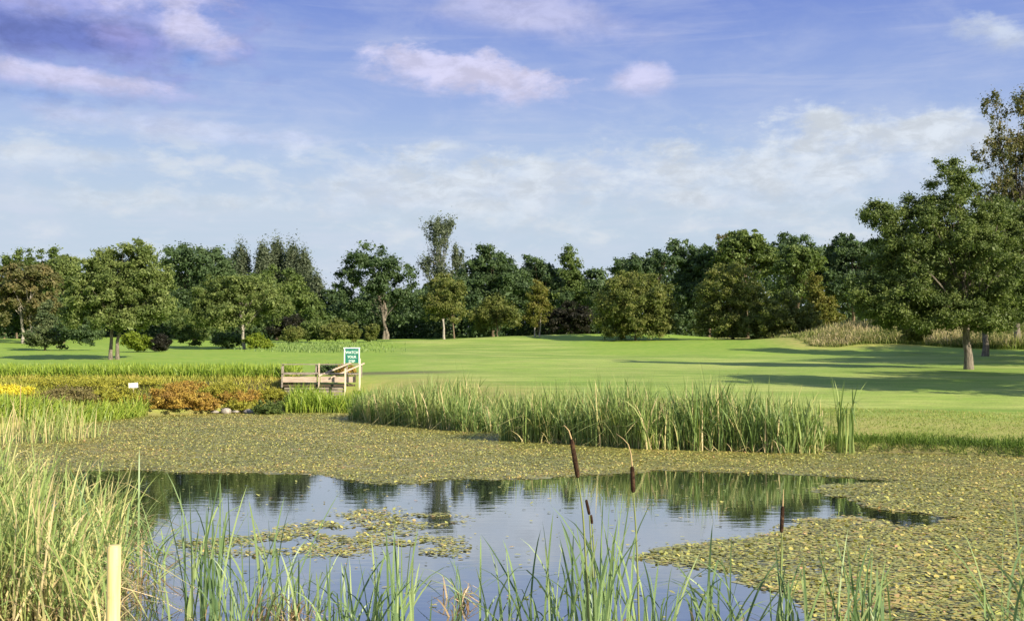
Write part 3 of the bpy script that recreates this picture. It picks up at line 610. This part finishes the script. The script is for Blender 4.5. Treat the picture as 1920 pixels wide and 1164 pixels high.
T('bushy_tree', 'brownish green tree at the frame edge behind the small fir', 98, 55, [(60, 545, 52, 58), (15, 560, 40, 60), (80, 590, 40, 45)], LM['brown'], 100, 8600, .16, .12, .22, bark=BARKP, stems=(-10, 3), group=G)
T('bushy_tree', 'dark tree under the brownish one, beside pale stems', 102, 120, [(120, 590, 40, 40), (20, 600, 40, 32)], LM['dark'], 60, 5000, .17, .14, .2, group=G)
T('bushy_tree', 'yellow tinged tree behind the wide twin trunk tree', 105, 118, [(118, 510, 34, 32)], LM['fresh'], 50, 3500, .17, .16, .2, group=G)
cn = [(-22, 470), (8, 464), (32, 462), (52, 468), (72, 462), (96, 458), (118, 474), (140, 480)]
cl_ = ['fir at the frame edge in the pointed row', 'first narrow pointed fir of the row', 'second pointed fir of the row, sharp tip', 'short fir between two sharper ones', 'pointed fir near the middle of the row', 'sharpest and tallest fir of the pointed row', 'fir one before the low end of the row', 'lowest fir, partly behind the wide twin trunk tree']
for (px_, top), lb in zip(cn, cl_):
    T('fir_tree', lb, 128 + px_ % 5, px_, [(px_, top + 22, 5, 22), (px_, top + 50, 11, 34), (px_, top + 95, 17, 50)], LM['mid'], 60, 2400, .18, .25, .18, group='pointed firs behind the park trees', limbs=8)
# ---- middle row in front
T('park_tree', 'wide park tree with twin trunks standing alone on the lawn before the flower beds', 54.5, 214, [(215, 545, 70, 52), (160, 555, 52, 50), (275, 545, 52, 62), (250, 485, 38, 34), (190, 500, 42, 32), (258, 458, 10, 16), (225, 600, 60, 24), (300, 585, 32, 30), (140, 590, 25, 28)], LM['fresh'], 260, 30000, .080, .10, .105, stems=(-6, 7), bark=BARKG, limbs=46, under=.8, group='park trees on the lawn')
T('park_tree', 'pale park tree with a leaning crown over a single light trunk', 77, 457, [(470, 560, 50, 42), (400, 555, 44, 42), (515, 575, 34, 32), (430, 595, 52, 28), (380, 590, 34, 30), (450, 535, 45, 22)], LM['fresh'], 200, 18000, .100, .105, .13, bark=BARKP, limbs=36, under=.8, group='park trees on the lawn')
T('fir_tree', 'small loose fir with low round skirt on the lawn', 77, 85, [(86, 585, 10, 24), (85, 605, 20, 20), (84, 630, 34, 18), (100, 642, 22, 14), (62, 645, 16, 12)], LM['fir'], 90, 6500, .085, .14, .09, limbs=16)
T('olive_tree', 'slender olive green tree with thin dark leaning trunk', 98, 852, [(838, 555, 38, 36), (850, 585, 30, 26), (825, 580, 28, 26)], LM['olive'], 90, 6200, .12, .12, .13, stems=(0,), group='young trees at the lawn edge')
T('olive_tree', 'pale trunked tree just behind the slender olive one', 112, 833, [(826, 540, 30, 30), (812, 575, 26, 30)], LM['olive'], 60, 3600, .14, .14, .2, bark=BARKP, group='young trees at the lawn edge')
T('weeping_tree', 'low weeping tree with crown almost touching the grass', 102, 932, [(930, 588, 44, 24), (905, 600, 26, 24), (960, 598, 26, 24), (930, 570, 24, 14)], LM['olive'], 90, 5600, .12, .12, .10, group='young trees at the lawn edge', stretch=(.8, .8, 1.1))
T('golden_tree', 'slim golden green tree with two pale trunks', 97, 1007, [(1006, 560, 22, 26), (1010, 585, 28, 22), (1008, 540, 14, 18), (1000, 600, 22, 14)], LM['gold'], 80, 4600, .11, .14, .11, stems=(-4, 5), bark=BARKP, group='young trees at the lawn edge')
T('birch_tree', 'thin white trunk tree in front of the maroon shrubs', 112, 1062, [(1062, 570, 20, 24)], LM['dark'], 26, 900, .13, .2, .11, bark=BARKP)
T('round_bush_tree', 'first round olive bush tree, browned on top', 92, 1192, [(1190, 565, 76, 58), (1150, 590, 44, 42), (1235, 590, 44, 44), (1175, 530, 38, 26), (1195, 612, 80, 22)], LM['olive'], 190, 17000, .115, .085, .15, group='round bush trees at the lawn edge', under=.9)
T('round_bush_tree', 'second round olive bush tree, wider and taller', 90, 1375, [(1370, 555, 66, 62), (1415, 585, 60, 50), (1335, 595, 42, 42), (1375, 515, 40, 26), (1385, 612, 85, 24)], LM['olive'], 190, 17000, .115, .085, .15, group='round bush trees at the lawn edge', under=.9)
T('bush', 'lower bush tree merging into the wide round olive one', 86, 1488, [(1480, 590, 46, 44), (1510, 610, 36, 28), (1450, 605, 40, 34)], LM['olive'], 100, 8500, .11, .11, 0, group='round bush trees at the lawn edge', under=.9)
T('cone_tree', 'yellow green cone tree rising over the tall dry grass', 94, 1540, [(1530, 545, 16, 42), (1545, 580, 28, 36), (1552, 600, 34, 26)], LM['gold'], 90, 5600, .12, .13, .12)
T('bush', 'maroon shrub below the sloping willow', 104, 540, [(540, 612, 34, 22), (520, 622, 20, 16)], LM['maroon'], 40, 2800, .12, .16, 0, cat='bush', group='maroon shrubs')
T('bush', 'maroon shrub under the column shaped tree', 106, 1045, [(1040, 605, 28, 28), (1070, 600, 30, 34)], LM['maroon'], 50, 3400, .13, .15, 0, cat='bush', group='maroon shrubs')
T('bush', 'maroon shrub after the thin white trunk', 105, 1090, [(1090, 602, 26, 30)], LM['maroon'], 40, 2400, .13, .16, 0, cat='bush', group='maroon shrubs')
for lb, px_, cy, rx, ry, D, mt, nl in [
    ('pale green bush, first of the low row at the lawn edge', 548, 628, 24, 14, 96, 'olive', 1800), ('dark bush in the low row, beside the pale first one', 590, 618, 26, 18, 98, 'mid', 2400),
    ('rounded bush in the middle of the low row', 628, 622, 28, 20, 96, 'olive', 2600), ('narrow bush at the end of the low row', 662, 624, 14, 18, 97, 'olive', 1400),
    ('pointed bush standing apart after the low row', 697, 624, 16, 18, 98, 'olive', 1500)]:
    T('bush', lb, D, px_, [(px_, cy, rx, ry), (px_ + rx * .2, cy - ry * .4, rx * .6, ry * .7)], LM[mt], 36, nl, .11, .18, 0, cat='bush', group='low bushes at the far lawn edge', under=.9)
T('bush', 'lime yellow bush just behind the wide twin trunk tree', 66, 258, [(258, 642, 28, 16), (245, 636, 16, 14)], LM['lime'], 50, 3200, .07, .16, 0, cat='bush', under=.9)
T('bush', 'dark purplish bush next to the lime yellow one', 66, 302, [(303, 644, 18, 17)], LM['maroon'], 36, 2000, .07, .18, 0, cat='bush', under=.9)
T('bush', 'lime green bush at the foot of the pale park tree', 76, 482, [(480, 640, 24, 16), (492, 646, 22, 10)], LM['lime'], 44, 2600, .08, .16, 0, cat='bush', under=.9)
T('bush', 'dark bush in the shade behind the pale park tree trunk', 80, 428, [(428, 638, 30, 16)], LM['dark'], 44, 2600, .09, .16, 0, cat='bush', under=.9)
T('bush', 'round dark bush between the two park trees', 84, 365, [(365, 620, 34, 26), (340, 600, 26, 28)], LM['mid'], 60, 4200, .1, .15, 0, cat='bush', under=.9)
T('bush', 'dark bush beneath the wide twin trunk tree, on its outer side', 76, 165, [(165, 625, 34, 20), (130, 618, 24, 22)], LM['dark'], 50, 3600, .1, .15, 0, cat='bush', under=.9)
T('bush', 'small yellowed bush in the tall dry grass under the big park tree', 66, 1712, [(1712, 622, 28, 20)], LM['gold'], 30, 1800, .09, .18, 0, cat='bush', under=.9)
# ---- the big trees
T('park_tree', 'largest park tree, dark dense crown over a stout leaning trunk', 44.6, 1815, [(1780, 440, 88, 78), (1700, 500, 74, 60), (1830, 500, 84, 74), (1790, 345, 46, 44), (1680, 560, 66, 42), (1760, 575, 76, 36), (1850, 575, 66, 36), (1680, 430, 44, 46), (1660, 590, 54, 24), (1745, 603, 70, 16), (1845, 603, 60, 18), (1632, 562, 42, 34), (1620, 540, 26, 26), (1648, 400, 30, 22), (1775, 312, 24, 24), (1860, 420, 50, 60), (1725, 395, 44, 40)], LM['park'], 420, 62000, .066, .080, .19, bark=BARKG, limbs=80, under=.85, group='park trees on the lawn', stems=(0,), size_sd=.3)
T('park_tree', 'dark park tree just behind the largest one, thinner trunk', 61, 1846, [(1870, 470, 80, 90), (1830, 540, 80, 60), (1910, 540, 80, 66), (1900, 410, 60, 60), (1960, 480, 60, 80)], LM['park'], 300, 32000, .085, .085, .19, bark=BARKG, limbs=60, under=.85, group='park trees on the lawn', stems=(0,))
T('birch_tree', 'very tall airy birch with browning leaves above the park trees', 74, 1905, [(1875, 205, 24, 42), (1862, 290, 30, 40), (1905, 300, 50, 70), (1930, 210, 30, 55), (1890, 380, 60, 60), (1950, 330, 50, 90), (1930, 450, 70, 80)], LM['brown'], 260, 9500, .105, .085, .22, bark=BARKG, limbs=90, stretch=(.8, .8, 1.3))
for X0, D0, R0, lb in ((20.5, 27.5, 3.6, 'park tree outside the frame nearest the pond'), (26.5, 30.5, 4.2, 'second park tree outside the frame, beside the nearest one'), (28.8, 46, 4.4, 'park tree just outside the frame level with the largest park tree'),
                       (33.0, 52, 4.6, 'park tree outside the frame a little farther than the largest one'), (37.5, 45, 4.6, 'outermost park tree outside the frame'), (36.5, 60, 4.6, 'farthest park tree outside the frame')):
    px0 = 960 + X0 / D0 * F; g0 = float(hgt(np.array([X0]), np.array([D0]))[0]); q0 = F / D0; cz = HY + (CH - g0 - 5.6) * q0
    T('shade_tree', lb, D0, px0, [(px0, cz, R0 * q0, 3.1 * q0), (px0 - .4 * R0 * q0, cz + 1.2 * q0, .7 * R0 * q0, 2.1 * q0), (px0 + .3 * R0 * q0, cz - 1.5 * q0, .6 * R0 * q0, 2.2 * q0)], LM['park'], 110, 9000, .13, .12, .2, limbs=24, group='park trees beside the view')
# ---- dark undergrowth at the wood's foot and tall dry grass bank
rs = np.random.default_rng(77); n = 190000
px_ = rs.uniform(-120, 2050, n); D_ = rs.uniform(130, 150, n); x = X(px_, D_); zt = 2.7 + 1.2 * wob(px_ * .02, px_ * .013, 1., 1.) + 1.2 * wob(px_ * .09, 0 * px_, 1., 4.)
zt = np.where((px_ > 585) & (px_ < 620), 2.0, zt); zt = Z(np.interp(px_, [-150, 280, 420, 560, 598, 625, 760, 800, 900, 1040, 1120, 1180, 1300, 1350, 1560, 1640, 2050], [522, 520, 500, 560, 590, 565, 545, 535, 500, 505, 530, 495, 480, 470, 462, 455, 440]), D_) - hgt(x, D_) + zt * .5 - 1.2
z = hgt(x, D_) + rs.random(n) ** 1.25 * zt
nrm = rs.normal(size=(n, 3)) + np.array([0, -.6, .3]); nrm /= np.linalg.norm(nrm, axis=1)[:, None]
tt = np.cross(nrm, rs.normal(size=(n, 3))); tt /= np.linalg.norm(tt, axis=1)[:, None]; bb = np.cross(nrm, tt); s = rs.uniform(.14, .32, n)[:, None]
Pc = np.stack([x, D_, z], -1); V = np.stack([Pc - tt * s, Pc + bb * s * .6, Pc + tt * s, Pc - bb * s * .6], 1).reshape(-1, 3)
tag(link('far_woodland', npmesh('far_woodland', V, np.arange(n * 4).reshape(-1, 4), LM['dark'], {'var': rs.random(n)})), 'dark mass of the far woodland and its undergrowth behind the separate trees', 'woodland', kind='stuff')
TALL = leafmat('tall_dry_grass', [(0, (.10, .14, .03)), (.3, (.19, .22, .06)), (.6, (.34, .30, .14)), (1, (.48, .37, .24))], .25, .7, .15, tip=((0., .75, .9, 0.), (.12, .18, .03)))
n = 26000; x = rs.uniform(20, 48, n); y = 73.5 + rs.random(n) ** 1.3 * 13 + .9 * wob(x * .4, x * .3, 1., 1.) - 3.5 * sstep(24, 34, x)
z = hgt(x, y); h = rs.uniform(.5, 1.25, n) * (1 + .4 * wob(x * .8, y * .8, 1., 3.)) * (.35 + .65 * sstep(20, 26, x))
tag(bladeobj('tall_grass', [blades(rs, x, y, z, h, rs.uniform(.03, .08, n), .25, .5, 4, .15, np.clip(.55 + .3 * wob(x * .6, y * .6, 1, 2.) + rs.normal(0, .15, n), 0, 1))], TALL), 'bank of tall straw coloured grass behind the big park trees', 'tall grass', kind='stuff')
# rough grass in front of the far bushes
n = 3000; px_ = np.clip(rs.normal(600, 60, n), 440, 760); D_ = rs.uniform(66, 96, n); x = X(px_, D_)
tag(bladeobj('rough_grass', [blades(rs, x, D_, hgt(x, D_), rs.uniform(.05, .28, n), .06, .2, .4, 3, .1, rs.uniform(.0, .45, n))], REED), 'rough uncut grass before the low bushes beyond the footbridge', 'rough grass', kind='stuff')

# ---- grass at the pond's edge
line = POND[10:17]
EDGE = leafmat('edge_grass', [(0, (.075, .13, .022)), (.45, (.17, .25, .04)), (.8, (.30, .32, .08)), (1, (.46, .38, .16))], .3, .6, .2)
def edgegrass(name, label, n, depth, h, wd, va, vb, lean, p=1.):
    x, y, s_, d = strip(rs, n, line, depth); y = y - d * depth + d ** p * depth; dd = sdist(x, y, POND); z = np.maximum(hgt(x, y), -.02); k = dd > -.15; x, y, z, dd = x[k], y[k], z[k], dd[k]; n = len(x)
    hh = rs.uniform(*h, n) * (1 + .35 * wob(x, y, 1.8, 3.))
    tag(bladeobj(name, [blades(rs, x, y, z - .01, hh, rs.uniform(*wd, n), lean, .6, 3, .05, np.clip(va + vb * np.clip(dd / depth, 0, 1) + .12 * wob(x, y, 1.5, 2.) + rs.normal(0, .15, n), 0, 1))], EDGE), label, 'grass', kind='stuff')
edgegrass('bank_grass', 'fringe of longer green grass hanging over the pond bank', 15000, .9, (.08, .24), (.008, .016), .12, .3, .5)
edgegrass('lawn_edge_grass', 'short yellowing grass of the lawn beside the pond', 48000, 6.5, (.025, .065), (.008, .016), .42, .42, .5, 1.3)

# ------------------------------------------------------------------ planted bank across the pond
def bladebed(name, label, xa, ya, n, h, mat, wd, seed, lean=.15, droop=.3, var=(0, .8), kink=.05, cat='plants'):
    rs = np.random.default_rng(seed); x = xa(rs, n); y = ya(rs, n, x); z = np.maximum(hgt(x, y), -.03)
    hh = rs.uniform(*h, n) * (1 + .15 * wob(x, y, 1.4, seed))
    o = bladeobj(name, [blades(rs, x, y, z - .02, hh, rs.uniform(.7, 1.3, n) * wd, lean, droop, 4, kink, rs.uniform(*var, n))], mat)
    tag(o, label, cat, kind='stuff'); return o
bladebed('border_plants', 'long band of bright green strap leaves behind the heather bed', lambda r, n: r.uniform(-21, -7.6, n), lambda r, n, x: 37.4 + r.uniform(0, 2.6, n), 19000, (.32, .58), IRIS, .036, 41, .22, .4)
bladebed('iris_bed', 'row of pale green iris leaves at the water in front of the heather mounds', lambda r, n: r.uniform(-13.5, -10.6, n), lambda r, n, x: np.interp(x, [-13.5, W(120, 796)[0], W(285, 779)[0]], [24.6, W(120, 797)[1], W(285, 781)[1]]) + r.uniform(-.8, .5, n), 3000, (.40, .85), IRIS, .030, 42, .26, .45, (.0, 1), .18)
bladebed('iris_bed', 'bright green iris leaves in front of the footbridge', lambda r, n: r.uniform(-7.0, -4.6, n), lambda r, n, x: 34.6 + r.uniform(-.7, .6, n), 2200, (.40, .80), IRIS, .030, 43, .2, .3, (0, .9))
bladebed('reed_fringe', 'thin straw reeds at the water edge below the yellow flowers', lambda r, n: r.uniform(-11.4, -8.6, n), lambda r, n, x: np.interp(x, [-11.4, -8.6], [20.4, 22.6]) + r.uniform(-.9, .9, n), 500, (.5, 1.0), REED, .018, 44, .12, .2, (.3, 1))
def mound(label, px_, py_, rx, ry, D, mt, nl=2600, leaf=.030, name='heather_mound'):
    foot_y = py_ + ry * .8
    if D < 32:
        Ds = np.arange(26.5, 37.3, .05); zz = np.maximum(hgt(X(px_, Ds), Ds), .0); rows = HY + (CH - zz) * F / Ds
        D = float(Ds[np.argmin(abs(rows - foot_y) + 1e-3 * Ds)])
    T(name, label, D, px_, [(px_, py_ + ry * .3, rx, ry * 1.0), (px_ - rx * .35, py_ + ry * .4, rx * .6, ry * .8), (px_ + rx * .4, py_ + ry * .35, rx * .55, ry * .85)], LM[mt], 70, nl, leaf, .11, 0, cat='shrub', group='low mounds of the planted bank', under=.9, depth=.9)
mound('bright yellow flowering mound at the frame edge', 22, 730, 46, 14, 29.5, 'yellow', 4200, .028, 'flower_mound')
mound('dun brown heather mound next to the yellow flowers', 128, 737, 58, 20, 28.8, 'dun', 4200)
mound('greyish heather mound low in front of the dun brown one', 70, 752, 50, 14, 27.6, 'dun', 2600)
mound('moss green mound behind the dun brown heather', 125, 716, 90, 12, 31.0, 'moss', 4200)
mound('moss green mound between the dun heather and the white sign', 215, 738, 48, 22, 29, 'moss', 3600)
mound('flat moss mound under the green band, behind the white sign', 240, 716, 60, 9, 31.2, 'moss', 2600)
mound('largest rust orange heather mound', 326, 742, 56, 30, 28.2, 'rust', 7000)
mound('rust orange heather mound jutting toward the water', 384, 752, 30, 24, 27.9, 'rust', 3600)
mound('small rust mound between two larger orange ones', 352, 722, 40, 14, 30, 'rust', 2200)
mound('mixed brown and green mound behind the orange heather', 420, 728, 46, 18, 29.8, 'moss', 3200)
mound('rusty brown mound above the grey rocks', 452, 742, 46, 20, 29, 'rust', 2400)
mound('mossy green mound above the grey rocks', 455, 758, 38, 14, 28.2, 'moss', 2400)
mound('dark leafy mound at the water, beside the iris leaves', 505, 762, 30, 18, 27.9, 'mid', 3000)
mound('yellow green mound at the end of the green band', 508, 736, 30, 14, 29.2, 'moss', 2400)
mound('leafy mound at the foot of the footbridge', 552, 752, 26, 18, 28.4, 'fresh', 2400)
mound('rusty brown dock plant behind the green sign', 650, 690, 20, 16, 39.5, 'rust', 900, .035, 'dock_plant')
mound('dark shrub in the hollow behind the footbridge', 618, 690, 26, 13, 40.5, 'dark', 2600, .045, 'shrub')
ROCK = barkmat('grey_stone', (.20, .18, .15), (.42, .38, .32))
for k, (px_, py_, r_, lb) in enumerate([(404, 771, .16, 'pale rock at the water under the orange heather'), (424, 772, .22, 'largest pale rock beside the orange heather'), (442, 770, .13, 'small rock between the largest one and the dark hollow'), (385, 774, .10, 'smallest rock, half in the water'), (468, 768, .17, 'grey rock under the mossy mound'), (548, 740, .2, 'rubble stone under the end of the footbridge')]):
    D_ = 33.6 if py_ > 760 else 35.8; bm = bmesh.new(); bmesh.ops.create_icosphere(bm, subdivisions=3, radius=r_ * .7)
    rr = random.Random(k)
    ph = [rr.uniform(0, 6) for _ in range(3)]
    for v in bm.verts:
        f_ = 1 + .16 * math.sin(v.co.x / r_ * 2.3 + ph[0]) + .13 * math.sin(v.co.y / r_ * 3.1 + ph[1]) + .1 * math.sin(v.co.z / r_ * 4 + ph[2]); v.co *= f_; v.co.z *= .62; v.co.x *= 1.25
    me = bpy.data.meshes.new('rock'); bm.to_mesh(me); bm.free(); me.materials.append(ROCK)
    xx = X(px_, D_); tag(link('rock', me, None, (xx, D_, max(0.02, float(hgt(np.array([xx]), np.array([D_]))[0])) + r_ * .25)), lb, 'rock', 'rocks on the pond bank')

rs = np.random.default_rng(93); n = 60000
y = rs.uniform(24, 38, n); x = rs.uniform(-21, -6.2, n); k = inpoly(x, y, BED) & (sdist(x, y, POND) > .15); x, y = x[k], y[k]; n = len(x)
tag(bladeobj('ground_cover', [blades(rs, x, y, hgt(x, y) - .01, rs.uniform(.08, .30, n), .03, .5, .8, 3, 0, np.clip(.5 + .4 * wob(x, y, 1.1, 2.) + rs.normal(0, .15, n), 0, 1))],
    leafmat('ground_cover', g3((.17, .20, .035), (.32, .33, .050), (.42, .33, .08)), .2, .6, .2)), 'low mossy ground cover between the heather mounds', 'ground cover', kind='stuff')
# ------------------------------------------------------------------ footbridge and signs
def woodmat(name, a_, b_):
    m, t, b = principled(name, a_, .8, .15); ob = t.new('ShaderNodeTexCoord').outputs['Object']
    mp = t.new('ShaderNodeMapping'); mp.inputs['Scale'].default_value = (3, 12, 26); t.l.new(ob, mp.inputs[0])
    t.put(b.inputs['Base Color'], t.mix(t.rng(t.noise(mp.outputs[0], 1.6, 5, .65), .3, .7), a_, b_)); return m
WOODL = woodmat('weathered_pale_wood', (.36, .27, .19), (.56, .46, .36)); WOODG = woodmat('weathered_grey_wood', (.19, .16, .12), (.36, .31, .25)); WOODD = woodmat('dark_brown_wood', (.06, .045, .03), (.12, .09, .06))  # WOODD: darker brown for the strip below the side boards and one post
CREAM = woodmat('cream_timber', (.66, .56, .36), (.78, .68, .46))
def beam(bm, p, q, w_, h_, bev=.004):
    p, q = Vector(p), Vector(q); d = q - p; L_ = d.length; ref = Vector((0, 0, 1)) if abs(d.normalized().z) < .9 else Vector((0, 1, 0))
    s_ = d.cross(ref).normalized(); u_ = s_.cross(d).normalized(); g_ = bmesh.ops.create_cube(bm, size=1)
    for v in g_['verts']: c_ = v.co.copy(); v.co = p + d * (c_.x + .5) + s_ * (c_.y * w_) + u_ * (c_.z * h_)
    bmesh.ops.bevel(bm, geom=list({e_ for v in g_['verts'] for e_ in v.link_edges}), offset=bev, segments=1, affect='EDGES')
def part(name, mat, parent, *beams_):
    bm = bmesh.new()
    for b_ in beams_: beam(bm, *b_)
    me = bpy.data.meshes.new(name); bm.to_mesh(me); bm.free(); me.materials.append(mat); return link(name, me, parent)
D = 36.0; bx0, bz0 = X(600, D), Z(705, D)
br = empty('footbridge', (bx0, D, bz0), 'low weathered wooden footbridge with rails beside the green sign', 'bridge')
def p(px_, py_, dy=0.): return (X(px_, D) - bx0, dy, Z(py_, D) - bz0)
xl, xr = p(533, 0)[0], p(668, 0)[0]; zd = p(0, 701)[2]
for k in range(17):
    xx = xl + (xr - xl) * (k + .5) / 17; part('deck_plank', WOODG, br, ((xx, -.06, zd), (xx, 1.25, zd + (k % 3) * .003), (xr - xl) / 17 - .012, .035))
part('side_board', WOODL, br, (p(533, 711, -.10), p(596, 711, -.10), .04, .185)); part('side_board', WOODL, br, (p(603, 711, -.10), p(667, 711, -.10), .04, .185))
part('side_board', WOODD, br, (p(533, 722, -.06), p(667, 722, -.06), .05, .06))
for k in range(5): part('foundation_sleeper', WOODG, br, ((xl + .03, .02 + k % 2 * .02, p(0, 727 + k * 6)[2]), (xr - .4, .02 + k % 2 * .02, p(0, 727 + k * 6)[2]), .1, .075))
for px_, t_ in ((531.5, 686), (600, 681)): part('rail_post', WOODL if px_ == 600 else WOODG, br, (p(px_, 726, -.15), p(px_, t_, -.15), .05, .05))
for px_, t_ in ((516, 684), (580, 682), (640, 682), (668, 684)): part('rail_post', WOODG, br, (p(px_, 708, 1.3), p(px_, t_, 1.3), .045, .045))
part('hand_rail', WOODG, br, (p(512, 683, 1.26), p(668, 683, 1.26), .05, .03))
part('hand_rail', WOODG, br, (p(531, 699, -.19), p(600, 699, -.19), .03, .05))
part('hand_rail', WOODL, br, (p(600, 704, -.19), p(648, 680, 1.2), .03, .045)); part('hand_rail', WOODL, br, (p(622, 708, -.19), p(674, 681, 1.2), .03, .045))
part('rail_post', WOODD, br, (p(667.5, 716, -.15), p(667.5, 703, -.15), .045, .045))

D = 35.4; sx0 = X(660, D); sz0 = .6
sg = empty('course_sign', (sx0, D, sz0), 'green framed notice board on pale posts at the end of the footbridge', 'sign')
def p(px_, py_, dy=0.): return (X(px_, D) - sx0, dy, Z(py_, D) - sz0)
part('post', CREAM, sg, ((p(674.5, 0)[0], .045, -.25), p(674.5, 672, .045), .055, .055)); part('post', CREAM, sg, ((p(647.5, 0)[0], .05, -.25), p(647.5, 690, .05), .05, .05))
GREEN = principled('sign_green', (.010, .16, .105), .4, .4)[0]; WHITE = principled('sign_white', (.72, .84, .72), .5, .3)[0]
gb = NT(GREEN.node_tree); gp = GREEN.node_tree.nodes['Principled BSDF']
gb.put(gp.inputs['Base Color'], gb.mix(gb.rng(gb.noise(gb.new('ShaderNodeTexCoord').outputs['Object'], 9, 5, .7), .35, .7), (.012, .15, .10), (.05, .22, .15)))
part('board', GREEN, sg, (p(648, 666.5), p(672, 666.5), .02, 27 / F * D))
bd = part('frame', WHITE, sg, (p(644.5, 652.2, -.004), p(675.5, 652.2, -.004), .036, .036), (p(646.2, 653.6, -.004), p(646.2, 682, -.004), .036, .036), (p(673.8, 653.6, -.004), p(673.8, 682, -.004), .036, .036))
for txt, py_, sz, wx in (('WATCH', 663, .12, .92), ('YOUR', 671.3, .115, .9), ('STEP', 679.3, .11, .9)):
    cu = bpy.data.curves.new('lettering', 'FONT'); cu.body = txt; cu.size = sz; cu.align_x = 'CENTER'; cu.extrude = .002; cu.offset = .002
    tmp = bpy.data.objects.new('t', cu); col.objects.link(tmp); bpy.context.view_layer.update()
    me = bpy.data.meshes.new_from_object(tmp); bpy.data.objects.remove(tmp); me.materials.append(WHITE)
    o = link('lettering', me, sg); q_ = p(660, py_, -.013); o.location = (q_[0], q_[1], q_[2]); o.rotation_euler = (PI / 2, 0, 0); o.scale = (wx, 1, 1)
D = 32.6; x_ = X(252, D); z_ = float(hgt(np.array([x_]), np.array([D]))[0])
ws = empty('plant_sign', (x_, D, z_), 'small blank white sign on a thin stake among the mossy mounds', 'sign')
part('panel', principled('white_board', (.85, .84, .70), .5, .3)[0], ws, ((-.135, -.02, Z(722, D) - z_ - .01), (.135, -.02, Z(722, D) - z_ + .01), .015, .15))
part('stake', CREAM, ws, ((0, 0, -.1), (0, 0, Z(718, D) - z_), .02, .02))
D = 24.; x_ = X(40, D); pl = part('thin_cane', STRAW, None, ((x_, D, -.3), (x_ + .01, D, Z(722, D)), .014, .014)); tag(pl, 'thin straight cane standing in front of the yellow flower mound', 'cane')
